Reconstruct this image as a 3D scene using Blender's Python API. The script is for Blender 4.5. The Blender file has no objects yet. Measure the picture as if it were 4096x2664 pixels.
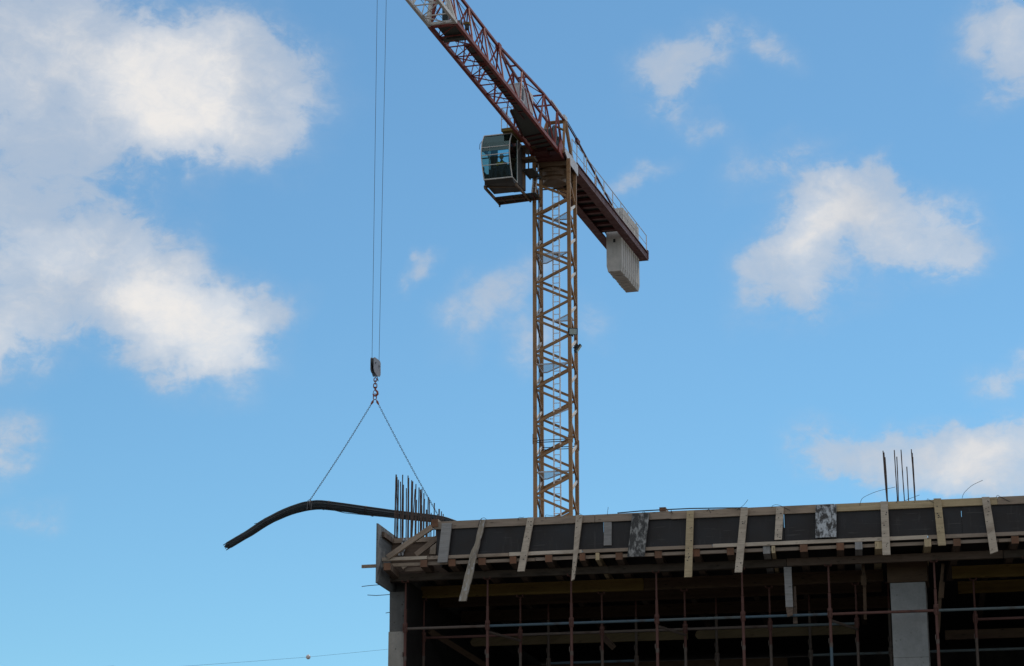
import bpy, bmesh, math, random
from mathutils import Vector, Matrix
random.seed(7)
R = math.radians
SC = bpy.context.scene
COL = SC.collection

# ---------------------------------------------------------------- camera, world, sun, exposure
F = 9353.0; TH = math.atan(2734 / F); CX, CY, CAMH = 2048.0, 1332.0, 1.6
cd = bpy.data.cameras.new('camera'); cam = bpy.data.objects.new('camera', cd); COL.objects.link(cam)
cam.location = (0, 0, CAMH); cam.rotation_euler = (R(90) + TH, 0, 0)
cd.sensor_width = 36; cd.lens = F / 4096 * 36; cd.clip_start = .1; cd.clip_end = 5000
SC.camera = cam
CAM = Vector((0, 0, CAMH))
def ray(x, y):
    X = (x - CX) / F; Y = (CY - y) / F; c, s = math.cos(TH), math.sin(TH)
    return Vector((X, c - Y * s, s + Y * c))

SUN_AZ, SUN_EL = R(28), R(48)          # clockwise from +Y, above the horizon
SC.view_settings.view_transform = 'Standard'; SC.view_settings.look = 'None'
SC.view_settings.exposure = 0.0; SC.view_settings.gamma = 1
sd = bpy.data.lights.new('sun', 'SUN'); sd.energy = 2.0; sd.angle = R(.5); sd.color = (1, .94, .86)
so = bpy.data.objects.new('sun', sd); COL.objects.link(so)
sdir = Vector((math.sin(SUN_AZ) * math.cos(SUN_EL), math.cos(SUN_AZ) * math.cos(SUN_EL), math.sin(SUN_EL)))
so.rotation_euler = sdir.to_track_quat('Z', 'Y').to_euler()

class NT:
    def __init__(s, tree): s.t = tree; s.n = tree.nodes; s.l = tree.links
    def new(s, typ, **kw):
        nd = s.n.new(typ)
        for k, v in kw.items(): setattr(nd, k, v)
        return nd
    def put(s, sock, v):
        if hasattr(v, 'is_linked') or hasattr(v, 'links'): s.l.new(v, sock)
        else: sock.default_value = v
    def math(s, op, a, b=0.0, c=None, clamp=False):
        nd = s.new('ShaderNodeMath', operation=op, use_clamp=clamp)
        s.put(nd.inputs[0], a); s.put(nd.inputs[1], b)
        if c is not None: s.put(nd.inputs[2], c)
        return nd.outputs[0]
    def vmath(s, op, a, b=(0, 0, 0)):
        nd = s.new('ShaderNodeVectorMath', operation=op); s.put(nd.inputs[0], a)
        if op == 'SCALE': s.put(nd.inputs['Scale'], b)
        else: s.put(nd.inputs[1], b)
        return nd.outputs['Value'] if op in ('LENGTH', 'DOT_PRODUCT') else nd.outputs[0]
    def noise(s, vec, scale, detail=4, rough=.5, out='Fac'):
        nd = s.new('ShaderNodeTexNoise'); s.put(nd.inputs['Vector'], vec)
        nd.inputs['Scale'].default_value = scale; nd.inputs['Detail'].default_value = detail
        nd.inputs['Roughness'].default_value = rough
        return nd.outputs[out]
    def mr(s, v, a, b, c=0.0, d=1.0, smooth=False):
        nd = s.new('ShaderNodeMapRange'); nd.clamp = True
        if smooth: nd.interpolation_type = 'SMOOTHSTEP'
        s.put(nd.inputs[0], v)
        for i, q in enumerate((a, b, c, d)): nd.inputs[i + 1].default_value = q
        return nd.outputs[0]
    def mix(s, f, a, b, mode='MIX'):
        nd = s.new('ShaderNodeMix', data_type='RGBA', blend_type=mode)
        s.put(nd.inputs[0], f)
        for k, v in ((6, a), (7, b)):
            if isinstance(v, tuple) and len(v) == 3: v = v + (1,)
            s.put(nd.inputs[k], v)
        return nd.outputs[2]

def build_world():
    w = bpy.data.worlds.new('World'); SC.world = w; w.use_nodes = True
    N = NT(w.node_tree); N.n.clear()
    out = N.new('ShaderNodeOutputWorld'); bg = N.new('ShaderNodeBackground'); N.l.new(bg.outputs[0], out.inputs[0])
    sky = N.new('ShaderNodeTexSky'); sky.sky_type = 'NISHITA'; sky.sun_disc = False
    sky.sun_elevation = SUN_EL; sky.sun_rotation = SUN_AZ; sky.altitude = 300
    sky.air_density = 1.0; sky.dust_density = .15; sky.ozone_density = 2.2
    geo = N.new('ShaderNodeTexCoord'); d = geo.outputs['Generated']
    sp = N.new('ShaderNodeSeparateXYZ'); N.l.new(d, sp.inputs[0])
    az = N.math('ARCTAN2', sp.outputs[0], sp.outputs[1]); el = N.math('ARCSINE', sp.outputs[2])
    cb = N.new('ShaderNodeCombineXYZ'); N.l.new(az, cb.inputs[0]); N.l.new(el, cb.inputs[1]); v = cb.outputs[0]
    w1 = N.noise(d, 14, 5, .55, 'Color'); w2 = N.noise(d, 50, 4, .6, 'Color')
    o1 = N.vmath('SCALE', N.vmath('SUBTRACT', w1, (.5, .5, .5)), .050)
    o2 = N.vmath('SCALE', N.vmath('SUBTRACT', w2, (.5, .5, .5)), .022)
    v = N.vmath('ADD', N.vmath('ADD', v, o1), o2)
    # cloud banks: centre and radii in hundredths of a degree-like units (from a 2380 px wide view), turn, strength
    S = 4096 / 2380.0
    blobs = [(80, 60, 420, 260, 0, .78), (380, 170, 330, 230, 10, .85), (360, 270, 180, 130, 0, .6), (570, 130, 210, 190, 0, .6), (590, 290, 220, 150, 0, .55),
             (250, 340, 400, 130, 0, .6), (720, 170, 170, 130, 20, .30), (90, 450, 380, 150, 0, .60), (30, 250, 230, 240, 0, .5),
             (130, 600, 400, 200, 0, .9), (400, 710, 290, 190, 20, .95), (370, 770, 170, 120, 0, .5), (40, 770, 210, 140, 0, .75), (590, 700, 150, 70, -20, .42),
             (30, 1030, 140, 130, 20, .6), (70, 1215, 120, 50, 0, .42),
             (1130, 690, 200, 100, -30, .46), (1215, 780, 90, 70, 0, .36), (950, 610, 70, 40, -40, .46), (1380, 750, 90, 70, 0, .32),
             (1600, 120, 180, 110, -20, .68), (1570, 150, 80, 90, 0, .35), (1780, 90, 110, 60, 20, .46), (1640, 265, 140, 65, 20, .45), (1460, 395, 150, 45, -20, .44), (1820, 375, 170, 90, -10, .5),
             (1860, 590, 210, 150, -40, .95), (2000, 490, 220, 120, -10, 1.08), (2130, 495, 230, 120, 10, .78), (2200, 570, 190, 90, 0, .42), (1980, 660, 140, 80, 0, .35),
             (2370, 130, 200, 150, 0, .9), (2390, 20, 190, 110, 0, .65),
             (1950, 1020, 170, 100, 10, .8), (2130, 1040, 300, 100, 0, 1.05), (2330, 1060, 300, 120, 0, 1.0), (2350, 885, 130, 60, 0, .5)]
    bright = [(370, 250, 200, 200, 0, .75), (400, 90, 170, 150, 0, .35), (440, 730, 190, 150, 0, .75), (160, 570, 200, 80, 0, .3), (60, 790, 170, 130, 0, .4), (1900, 500, 160, 160, -30, .32)]
    def field(lst):
        tot = None
        for (x, y, rx, ry, rot, a) in lst:
            r = ray(x * S, (y + 10) * S).normalized(); ca = math.atan2(r.x, r.y); ce = math.asin(r.z)
            mp = N.new('ShaderNodeMapping', vector_type='TEXTURE'); N.l.new(v, mp.inputs[0])
            mp.inputs['Location'].default_value = (ca, ce, 0); mp.inputs['Rotation'].default_value = (0, 0, R(-rot))
            mp.inputs['Scale'].default_value = (rx * S / F / math.cos(ce), ry * S / F, 1)
            f = N.mr(N.vmath('LENGTH', mp.outputs[0]), 1.15, 0.0, 0.0, a, True)
            tot = f if tot is None else N.math('ADD', tot, f)
        return tot
    tot = field(blobs); white = field(bright)
    tot = N.math('MULTIPLY', N.math('MINIMUM', tot, 1.6), .82)
    d2 = N.vmath('MULTIPLY', d, (1, 1, 1.5))
    warp = N.vmath('SCALE', N.vmath('SUBTRACT', N.noise(d2, 22, 4, .6, 'Color'), (.5, .5, .5)), .035)
    d3 = N.vmath('ADD', d2, warp)
    big = N.noise(d3, 15, 3, .5); fine = N.noise(d3, 40, 12, .66)
    mod = N.math('ADD', N.math('MULTIPLY', N.math('SUBTRACT', big, .5), 1.1), N.math('MULTIPLY', N.math('SUBTRACT', fine, .5), 1.9))
    raw = N.math('ADD', tot, N.math('MULTIPLY', mod, N.mr(tot, 0, .45, 0, 1)))
    den = N.math('ADD', N.math('ADD', N.mr(raw, .14, .66, 0, .54, True), N.mr(raw, -.15, .40, 0, .17, True)), N.mr(raw, .60, 1.50, 0, .27, True))
    # unseen broken clouds added overhead, behind and beside the view to light the facade
    far = N.mr(N.math('ABSOLUTE', az), R(17), R(32)); up = N.mr(el, R(28), R(42)); off = N.math('MAXIMUM', far, up)
    gen = N.mr(N.noise(d, 3.2, 8, .58), .38, .56, 0, .92, True)
    den = N.math('MAXIMUM', den, N.math('MULTIPLY', gen, off))
    shade = N.noise(N.vmath('ADD', d3, (3.1, 1.7, .4)), 12, 6, .55)
    core = N.math('ADD', N.math('MULTIPLY', N.math('SUBTRACT', shade, .5), 1.5), N.math('ADD', white, N.math('MULTIPLY', raw, .22)))
    core = N.mr(core, .0, .95, 0, 1, True)
    ccol = N.mix(core, (.50, .56, .65), (.87, .84, .81))
    skc = N.vmath('MULTIPLY', N.vmath('SCALE', sky.outputs[0], SKY), SKYTINT)
    ccol = N.mix(off, ccol, N.mix(N.mr(shade, .35, .65), (.62, .62, .64), (1.05, 1.0, .95)))  # unseen clouds made brighter than those in view, lifting the facade
    fin = N.mix(den, skc, ccol)
    sc = N.vmath('SCALE', fin, 1 / STR)
    N.l.new(sc, bg.inputs[0]); bg.inputs[1].default_value = STR
STR = .1
SKY = .105; SKYTINT = (.62, .95, 1.01)
build_world()

# ---------------------------------------------------------------- mesh builder
class MB:
    def __init__(s): s.v = []; s.f = []; s.uv = []; s.m = []
    def face(s, idx, uv=None, m=0):
        s.f.append(idx); s.uv.append(uv if uv else [(0, 0)] * len(idx)); s.m.append(m)
    def box(s, c, a, b, d, m=0, endm=None, j=0.0):
        """centre, three half-extent vectors; a is the long one (u runs along it)"""
        c, a, b, d = Vector(c), Vector(a), Vector(b), Vector(d); o = len(s.v)
        if a.cross(b).dot(d) < 0: d = -d
        for x, y, z in ((-1, -1, -1), (1, -1, -1), (1, 1, -1), (-1, 1, -1), (-1, -1, 1), (1, -1, 1), (1, 1, 1), (-1, 1, 1)):
            p = c + a * x + b * y + d * z
            if j: p += Vector((random.uniform(-j, j), random.uniform(-j, j), random.uniform(-j, j)))
            s.v.append(p)
        A, B, D = 2 * a.length, 2 * b.length, 2 * d.length; u0, v0 = random.uniform(0, 50), random.uniform(0, 50)
        def q(i, w, h, mm, flip=False):
            uv = [(u0, v0 + .1 * mm), (u0 + w, v0 + .1 * mm), (u0 + w, v0 + h + .1 * mm), (u0, v0 + h + .1 * mm)]
            s.face([o + k for k in i], uv, m)
        q((0, 3, 2, 1), B, A, 0); s.uv[-1] = [(u0, v0), (u0, v0 + B), (u0 + A, v0 + B), (u0 + A, v0)]
        q((4, 5, 6, 7), A, B, 1)
        q((0, 1, 5, 4), A, D, 2); q((3, 7, 6, 2), A, D, 3); s.uv[-1] = [(u0, v0 + .5), (u0, v0 + .5 + D), (u0 + A, v0 + .5 + D), (u0 + A, v0 + .5)]
        q((0, 4, 7, 3), D, B, 4); q((1, 2, 6, 5), B, D, 5)
        if endm is not None: s.m[-1] = endm; s.m[-2] = endm
        return s
    def bar(s, p0, p1, w, h, up=(0, 0, 1), m=0, endm=None, j=0.0):
        """w = width across 'side', h = size along 'up'"""
        p0, p1 = Vector(p0), Vector(p1); d = p1 - p0; L = d.length; d = d / L; up = Vector(up)
        side = d.cross(up)
        if side.length < 1e-4: side = d.cross(Vector((1, 0, 0)))
        side.normalize(); u2 = side.cross(d).normalized()
        return s.box((p0 + p1) / 2, d * L / 2, side * w / 2, u2 * h / 2, m, endm, j)
    def tube(s, pts, r, n=8, cap=True, m=0, rs=None, closed=False):
        pts = [Vector(p) for p in pts]; k = len(pts); o = len(s.v); prev = None; u = random.uniform(0, 40)
        us = []
        for i in range(k):
            if closed: t = pts[(i + 1) % k] - pts[i - 1]
            else: t = (pts[min(i + 1, k - 1)] - pts[max(i - 1, 0)])
            t.normalize()
            if prev is None:
                a = t.cross(Vector((0, 0, 1)));
                if a.length < .05: a = t.cross(Vector((1, 0, 0)))
            else: a = prev - t * prev.dot(t)
            a.normalize(); prev = a; b = t.cross(a); rr = rs[i] if rs else r
            for q in range(n):
                an = 2 * math.pi * q / n; s.v.append(pts[i] + (a * math.cos(an) + b * math.sin(an)) * rr)
            us.append(u); u += (pts[(i + 1) % k] - pts[i]).length
        us.append(u)
        for i in range(k if closed else k - 1):
            i2 = (i + 1) % k
            for q in range(n):
                q2 = (q + 1) % n; c = 2 * math.pi * r / n
                s.face([o + i * n + q, o + i * n + q2, o + i2 * n + q2, o + i2 * n + q], [(us[i], q * c), (us[i], (q + 1) * c), (us[i + 1], (q + 1) * c), (us[i + 1], q * c)], m)
        if cap and not closed:
            s.face([o + q for q in range(n)][::-1], None, m); s.face([o + (k - 1) * n + q for q in range(n)], None, m)
        return s
    def prism(s, poly, ext, m=0):
        """closed polygon (list of points) extruded by vector ext"""
        poly = [Vector(p) for p in poly]; ext = Vector(ext); n = len(poly); o = len(s.v)
        nr = Vector((0, 0, 0))
        for i in range(n): nr += poly[i].cross(poly[(i + 1) % n])
        if nr.dot(ext) > 0: poly = poly[::-1]
        e1 = (poly[1] - poly[0]).normalized(); e2 = nr.normalized().cross(e1)
        s.v += poly + [p + ext for p in poly]; u0 = random.uniform(0, 40)
        uv = [(u0 + (p - poly[0]).dot(e1), (p - poly[0]).dot(e2)) for p in poly]
        s.face([o + i for i in range(n)], uv, m); s.face([o + n + i for i in range(n)][::-1], uv[::-1], m)
        for i in range(n):
            k = (i + 1) % n; L = (poly[k] - poly[i]).length
            s.face([o + k, o + i, o + n + i, o + n + k], [(u0 + L, 0), (u0, 0), (u0, ext.length), (u0 + L, ext.length)], m)
        return s
    def sphere(s, c, r, nu=12, nv=8, sc=(1, 1, 1), m=0):
        c = Vector(c); o = len(s.v)
        for i in range(1, nv):
            th = math.pi * i / nv
            for k in range(nu):
                ph = 2 * math.pi * k / nu
                s.v.append(c + Vector((r * sc[0] * math.sin(th) * math.cos(ph), r * sc[1] * math.sin(th) * math.sin(ph), r * sc[2] * math.cos(th))))
        s.v += [c + Vector((0, 0, r * sc[2])), c - Vector((0, 0, r * sc[2]))]; t = len(s.v) - 2
        for i in range(nv - 2):
            for k in range(nu):
                k2 = (k + 1) % nu; s.face([o + i * nu + k, o + (i + 1) * nu + k, o + (i + 1) * nu + k2, o + i * nu + k2], None, m)
        for k in range(nu):
            k2 = (k + 1) % nu; s.face([t, o + k, o + k2], None, m); s.face([t + 1, o + (nv - 2) * nu + k2, o + (nv - 2) * nu + k], None, m)
        return s
    def build(s, name, mats, parent=None, smooth=False, origin=None):
        mats = mats if isinstance(mats, (list, tuple)) else [mats]
        off = Vector(origin) if origin is not None else Vector((0, 0, 0))
        if parent is not None:
            q = parent; off = Vector((0, 0, 0))
            while q is not None: off += q.location; q = q.parent
        elif origin is None:
            xs = [v.x for v in s.v]; ys = [v.y for v in s.v]; zs = [v.z for v in s.v]
            off = Vector(((min(xs) + max(xs)) / 2, (min(ys) + max(ys)) / 2, min(zs)))
        me = bpy.data.meshes.new(name); me.from_pydata([tuple(v - off) for v in s.v], [], s.f)
        uvl = me.uv_layers.new(name='UVMap'); k = 0
        for fi, uv in enumerate(s.uv):
            for c in uv: uvl.data[k].uv = c; k += 1
        for m in mats: me.materials.append(m)
        for i, p in enumerate(me.polygons):
            p.material_index = s.m[i]
            p.use_smooth = smooth
        if smooth:
            me.polygons.foreach_set('use_smooth', [True] * len(me.polygons))
            try: me.set_sharp_from_angle(angle=R(40))
            except Exception: pass
        ob = bpy.data.objects.new(name, me); COL.objects.link(ob)
        if parent is not None: ob.parent = parent
        else: ob.location = off
        return ob

def empty(name, loc, label, cat, group=None):
    o = bpy.data.objects.new(name, None); COL.objects.link(o); o.location = loc; o.empty_display_size = .3
    return tag(o, label, cat, group)
def tag(o, label, cat, group=None):
    o['label'] = label; o['category'] = cat
    if group: o['group'] = group
    return o
def struct(o): o['kind'] = 'structure'; return o

# ---------------------------------------------------------------- materials
def base_mat(name, rough=.7, metal=0.0, spec=.4):
    m = bpy.data.materials.new(name); m.use_nodes = True; N = NT(m.node_tree)
    b = N.n['Principled BSDF']; b.inputs['Roughness'].default_value = rough; b.inputs['Metallic'].default_value = metal
    b.inputs['Specular IOR Level'].default_value = spec
    return m, N, b
def bump(N, b, h, strength=.3, dist=.01):
    bp = N.new('ShaderNodeBump'); bp.inputs['Strength'].default_value = strength; bp.inputs['Distance'].default_value = dist
    N.l.new(h, bp.inputs['Height']); N.l.new(bp.outputs[0], b.inputs['Normal'])
def painted(name, col, rust=(.09, .035, .015), amt=.5, rough=.5, fade=.2, scale=3.0):
    m, N, b = base_mat(name, rough)
    tc = N.new('ShaderNodeTexCoord'); o = tc.outputs['Object']
    n1 = N.noise(o, scale, 8, .65); n2 = N.noise(o, scale * 6, 6, .7); n3 = N.noise(o, .7, 3)
    c = N.mix(N.mr(n3, .35, .65), col, tuple(min(1, x * (1 + fade)) + .012 * fade * 5 for x in col))
    c = N.mix(N.math('MULTIPLY', N.mr(n2, .3, .7), .25), c, tuple(x * .55 for x in col))
    c = N.mix(N.math('MULTIPLY', N.mr(n1, .56, .70), amt), c, rust)
    N.l.new(c, b.inputs['Base Color']); N.l.new(N.mr(n1, .3, .7, rough - .1, rough + .25), b.inputs['Roughness'])
    bump(N, b, n2, .25, .004)
    return m
def timber(name, a, bcol, dark, dk=.5, grain=38, knots=True, spots=.0):
    m, N, b = base_mat(name, .85, 0, .2)
    uv = N.new('ShaderNodeUVMap'); u = uv.outputs[0]
    low = N.noise(N.vmath('MULTIPLY', u, (.35, .35, 1)), 1.0, 2)
    g = N.noise(N.vmath('MULTIPLY', u, (2.2, grain, 1)), 1.0, 6, .65)
    g2 = N.noise(N.vmath('MULTIPLY', u, (6, 14, 1)), 1.0, 6, .7)
    bl = N.noise(N.vmath('MULTIPLY', u, (1.6, 5, 1)), 1.3, 5, .6)
    c = N.mix(N.mr(low, .32, .68), a, bcol)
    c = N.mix(N.math('MULTIPLY', N.mr(g, .42, .72), .55), c, tuple(x * .45 for x in a))
    c = N.mix(N.math('MULTIPLY', N.mr(bl, .5, .72), dk), c, dark)
    c = N.mix(N.math('MULTIPLY', N.mr(g2, .62, .72), .75), c, tuple(x * .3 for x in dark))
    if knots:
        vo = N.new('ShaderNodeTexVoronoi'); N.l.new(N.vmath('MULTIPLY', u, (2.5, 9, 1)), vo.inputs['Vector']); vo.inputs['Scale'].default_value = 1.6
        c = N.mix(N.math('MULTIPLY', N.mr(vo.outputs['Distance'], .16, .07), .7), c, tuple(x * .35 for x in dark))
    if spots:
        c = N.mix(N.math('MULTIPLY', N.mr(N.noise(N.vmath('MULTIPLY', u, (9, 16, 1)), 1.0, 4, .6), .54, .62), spots), c, (.42, .42, .42))
    N.l.new(c, b.inputs['Base Color']); bump(N, b, N.math('ADD', g, g2), .5, .006)
    return m
def mottled(name, pale, dark, lo, hi):
    m, N, b = base_mat(name, .8)
    uv = N.new('ShaderNodeUVMap'); u = uv.outputs[0]
    n = N.noise(N.vmath('MULTIPLY', u, (15, 8, 1)), 1.0, 7, .62); n2 = N.noise(u, 6, 4)
    f = N.mr(N.math('ADD', N.math('MULTIPLY', n, .8), N.math('MULTIPLY', n2, .2)), lo, hi)
    c = N.mix(f, dark, pale); c = N.mix(N.math('MULTIPLY', N.mr(N.noise(u, 60, 3), .4, .7), .3), c, tuple(x * .5 for x in pale))
    N.l.new(c, b.inputs['Base Color']); bump(N, b, n, .4, .006)
    return m
def concrete(name, col, dark, pits=.0, joint=None):
    m, N, b = base_mat(name, .88, 0, .25)
    tc = N.new('ShaderNodeTexCoord'); g = N.new('ShaderNodeNewGeometry'); o = g.outputs['Position']
    n1 = N.noise(o, 2.2, 7, .6); n2 = N.noise(o, 30, 5, .6); n3 = N.noise(N.vmath('MULTIPLY', o, (4, 4, .5)), 1.5, 5)
    c = N.mix(N.mr(n1, .32, .68), col, dark); c = N.mix(N.math('MULTIPLY', N.mr(n3, .5, .7), .35), c, tuple(x * .6 for x in dark))
    c = N.mix(N.math('MULTIPLY', N.mr(n2, .45, .75), .35), c, tuple(x * .55 for x in col))
    if pits:
        vo = N.new('ShaderNodeTexVoronoi'); N.l.new(o, vo.inputs['Vector']); vo.inputs['Scale'].default_value = 11
        sel = N.mr(N.noise(o, 9, 2), .46, .56)
        c = N.mix(N.math('MULTIPLY', N.math('MULTIPLY', N.mr(vo.outputs['Distance'], .2, .12), sel), pits), c, (.03, .028, .025))
    if joint:
        sz = N.new('ShaderNodeSeparateXYZ'); N.l.new(o, sz.inputs[0])
        for z_ in joint:
            f = N.mr(N.math('ABSOLUTE', N.math('SUBTRACT', N.math('ADD', sz.outputs[2], N.math('MULTIPLY', n1, .01)), z_ + .005)), .002, .009, 1, 0)
            c = N.mix(N.math('MULTIPLY', f, .6), c, (.07, .07, .07))
    N.l.new(c, b.inputs['Base Color']); bump(N, b, N.math('ADD', n2, n1), .35, .01)
    return m
def plain(name, col, rough=.6, metal=0.0, var=.25, scale=12.0, spec=.4):
    m, N, b = base_mat(name, rough, metal, spec)
    tc = N.new('ShaderNodeTexCoord'); n = N.noise(tc.outputs['Object'], scale, 5, .6)
    N.l.new(N.mix(N.mr(n, .3, .7), tuple(x * (1 - var) for x in col), tuple(min(1, x * (1 + var)) for x in col)), b.inputs['Base Color'])
    bump(N, b, n, .15, .004)
    return m
MT = {}
MT['mustard'] = painted('mustard_paint', (.235, .125, .05), amt=.65, fade=.35, scale=2.0)
MT['mustard_shaded'] = painted('shaded_mustard_paint', (.11, .065, .032), (.03, .02, .015), .7)  # darker mast paint copy: underside shade put into the colour, random dark blotches
MT['red'] = painted('red_paint', (.20, .034, .026), (.055, .018, .015), .5)
MT['darkred'] = painted('dark_red_paint', (.095, .024, .022), (.04, .02, .018), .5)
MT['white'] = painted('white_paint', (.58, .57, .55), (.25, .2, .15), .35)
MT['galv'] = painted('galvanised', (.50, .52, .56), (.3, .27, .24), .3, .45)
MT['alu'] = plain('bright_ladder_metal', (.80, .81, .84), .45, .0, .08)
MT['grate'] = plain('grating', (.075, .08, .075), .7, .3, .4, 20)
MT['black'] = plain('black_metal', (.02, .022, .025), .5)
MT['winch'] = plain('dark_green_machine', (.018, .035, .038), .5)
MT['cement'] = concrete('counterweight_concrete', (.60, .58, .55), (.45, .44, .42), .3)
MT['colc'] = concrete('column_concrete', (.29, .30, .30), (.20, .21, .21), .35, [7.12, 6.2])
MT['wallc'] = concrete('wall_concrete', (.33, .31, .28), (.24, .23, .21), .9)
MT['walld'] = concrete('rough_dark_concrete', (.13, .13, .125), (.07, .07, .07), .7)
def plymat():
    m, N, b = base_mat('film_faced_ply', .5, 0, .35); uv = N.new('ShaderNodeUVMap'); u = uv.outputs[0]
    n1 = N.noise(u, 2.3, 6, .6); n2 = N.noise(N.vmath('MULTIPLY', u, (14, 2.2, 1)), 1.0, 7, .65); n3 = N.noise(u, 26, 5, .7)
    c = N.mix(N.mr(n1, .3, .7), (.012, .011, .0135), (.023, .019, .018))
    c = N.mix(N.math('MULTIPLY', N.mr(n2, .56, .74), .5), c, (.055, .05, .048))
    c = N.mix(N.math('MULTIPLY', N.mr(n3, .66, .74), .6), c, (.16, .155, .15))
    c = N.mix(N.math('MULTIPLY', N.mr(N.noise(N.vmath('MULTIPLY', u, (2, 30, 1)), 1.0, 3, .5), .64, .7), .3), c, (.09, .085, .08))
    N.l.new(c, b.inputs['Base Color']); N.l.new(N.mr(n1, .3, .7, .4, .7), b.inputs['Roughness']); bump(N, b, n2, .2, .004); return m
MT['ply'] = plymat()
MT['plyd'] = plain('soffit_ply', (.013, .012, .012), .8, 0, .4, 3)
MT['w_rail'] = timber('weathered_rail_timber', (.36, .28, .21), (.28, .23, .19), (.14, .11, .085), .6)
MT['w_pale'] = timber('pale_batten_timber', (.58, .50, .41), (.47, .40, .32), (.24, .19, .15), .7)
MT['w_yel'] = timber('yellowish_batten_timber', (.50, .39, .23), (.44, .36, .24), (.22, .16, .10), .5)
MT['w_dull'] = timber('dull_yellow_timber', (.12, .092, .05), (.10, .075, .043), (.07, .05, .03), .6)
MT['w_rough'] = timber('rough_cemented_timber', (.36, .31, .24), (.30, .27, .24), (.08, .07, .065), .9, 22, True, .8)
MT['w_grey'] = timber('grey_board', (.33, .32, .31), (.27, .27, .27), (.14, .14, .14), .6)
MT['w_side'] = timber('blue_grey_panel', (.20, .215, .22), (.16, .17, .175), (.09, .09, .09), .6, 20)
MT['w_dark'] = timber('dark_joist_timber', (.15, .11, .085), (.12, .09, .07), (.05, .04, .03), .6)
MT['w_end'] = timber('sawn_end', (.20, .10, .06), (.15, .09, .06), (.09, .045, .03), .4, 8, False)
MT['w_wal'] = timber('dark_waling_timber', (.095, .078, .062), (.07, .056, .045), (.025, .021, .018), .9)
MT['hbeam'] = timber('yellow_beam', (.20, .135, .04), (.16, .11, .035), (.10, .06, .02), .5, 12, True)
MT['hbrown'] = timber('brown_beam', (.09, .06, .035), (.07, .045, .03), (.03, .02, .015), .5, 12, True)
MT['mott1'] = mottled('dark_mottled_board', (.33, .33, .32), (.04, .04, .04), .48, .60)
MT['mott2'] = mottled('white_mottled_board', (.50, .53, .56), (.04, .036, .034), .455, .55)
MT['rust'] = painted('rusty_red_tube', (.105, .047, .038), (.05, .032, .027), .8, .75)
MT['rustg'] = painted('grey_rust_tube', (.10, .078, .066), (.055, .033, .026), .7, .75)
MT['blue'] = painted('blue_tube', (.055, .095, .125), (.06, .05, .045), .8, .6)
MT['teal'] = painted('teal_grey_tube', (.075, .10, .108), (.06, .05, .045), .8, .6)
MT['rebar'] = plain('rebar_steel', (.075, .05, .04), .65, .4, .5, 18)
def bundlemat():
    m, N, b = base_mat('bundle_steel', .6, .3, .4); uv = N.new('ShaderNodeUVMap')
    n = N.noise(N.vmath('MULTIPLY', uv.outputs[0], (.12, 3, 1)), 1.0, 3, .6); n2 = N.noise(N.vmath('MULTIPLY', uv.outputs[0], (3, 20, 1)), 1.0, 4, .6)
    c = N.mix(N.mr(n, .35, .62), (.022, .033, .042), (.068, .085, .095)); c = N.mix(N.math('MULTIPLY', N.mr(n2, .5, .7), .6), c, (.075, .045, .03))
    N.l.new(c, b.inputs['Base Color']); return m
MT['bundle'] = bundlemat()
MT['wire'] = plain('tie_wire', (.045, .045, .05), .5, .5)
MT['rope'] = plain('steel_rope', (.06, .06, .065), .5, .4)
MT['chain'] = plain('chain_steel', (.10, .10, .105), .45, .6)
MT['hook'] = plain('rusty_hook', (.22, .065, .04), .6, .2)
MT['block'] = painted('hook_block_paint', (.20, .21, .24), (.12, .08, .06), .3)
MT['lampglass'] = plain('lamp_glass', (.38, .46, .45), .2, 0, .15)
MT['globe'] = plain('globe_white', (.62, .6, .6), .4, 0, .05)
MT['ground'] = concrete('ground_soil', (.13, .115, .10), (.09, .08, .07), 0)
MT['cabg'] = painted('dark_cab_paint', (.036, .035, .034), amt=.4)
MT['skin'] = plain('skin', (.30, .17, .11), .6, 0, .05)
MT['jacket'] = plain('dark_jacket', (.02, .03, .05), .8, 0, .2)
MT['yellow'] = plain('yellow_cloth', (.65, .45, .03), .8, 0, .1)
MT['hair'] = plain('hair', (.01, .008, .007), .8)
def glass():
    m = bpy.data.materials.new('cab_glass'); m.use_nodes = True; N = NT(m.node_tree); N.n.clear()
    out = N.new('ShaderNodeOutputMaterial'); tr = N.new('ShaderNodeBsdfTransparent'); tr.inputs[0].default_value = (.62, .84, .86, 1)
    gl = N.new('ShaderNodeBsdfGlossy'); gl.inputs[1].default_value = .03; gl.inputs[0].default_value = (.30, .48, .52, 1)
    lw = N.new('ShaderNodeFresnel'); lw.inputs[0].default_value = 1.5; mx = N.new('ShaderNodeMixShader')
    N.l.new(N.math('ADD', lw.outputs[0], .12), mx.inputs[0]); N.l.new(tr.outputs[0], mx.inputs[1]); N.l.new(gl.outputs[0], mx.inputs[2])
    N.l.new(mx.outputs[0], out.inputs[0]); return m
MT['glass'] = glass()
def meshmat():
    m = bpy.data.materials.new('expanded_metal'); m.use_nodes = True; N = NT(m.node_tree); N.n.clear()
    out = N.new('ShaderNodeOutputMaterial'); tr = N.new('ShaderNodeBsdfTransparent'); df = N.new('ShaderNodeBsdfDiffuse'); df.inputs[0].default_value = (.4, .42, .45, 1)
    mx = N.new('ShaderNodeMixShader'); mx.inputs[0].default_value = .28; N.l.new(tr.outputs[0], mx.inputs[1]); N.l.new(df.outputs[0], mx.inputs[2]); N.l.new(mx.outputs[0], out.inputs[0]); return m
MT['mesh'] = meshmat()

# ---------------------------------------------------------------- ground
g = MB(); g.face([0, 1, 2, 3]); g.v = [Vector((-1500, -1500, 0)), Vector((1500, -1500, 0)), Vector((1500, 1500, 0)), Vector((-1500, 1500, 0))]
struct(g.build('ground', MT['ground'], origin=(0, 0, 0)))

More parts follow.
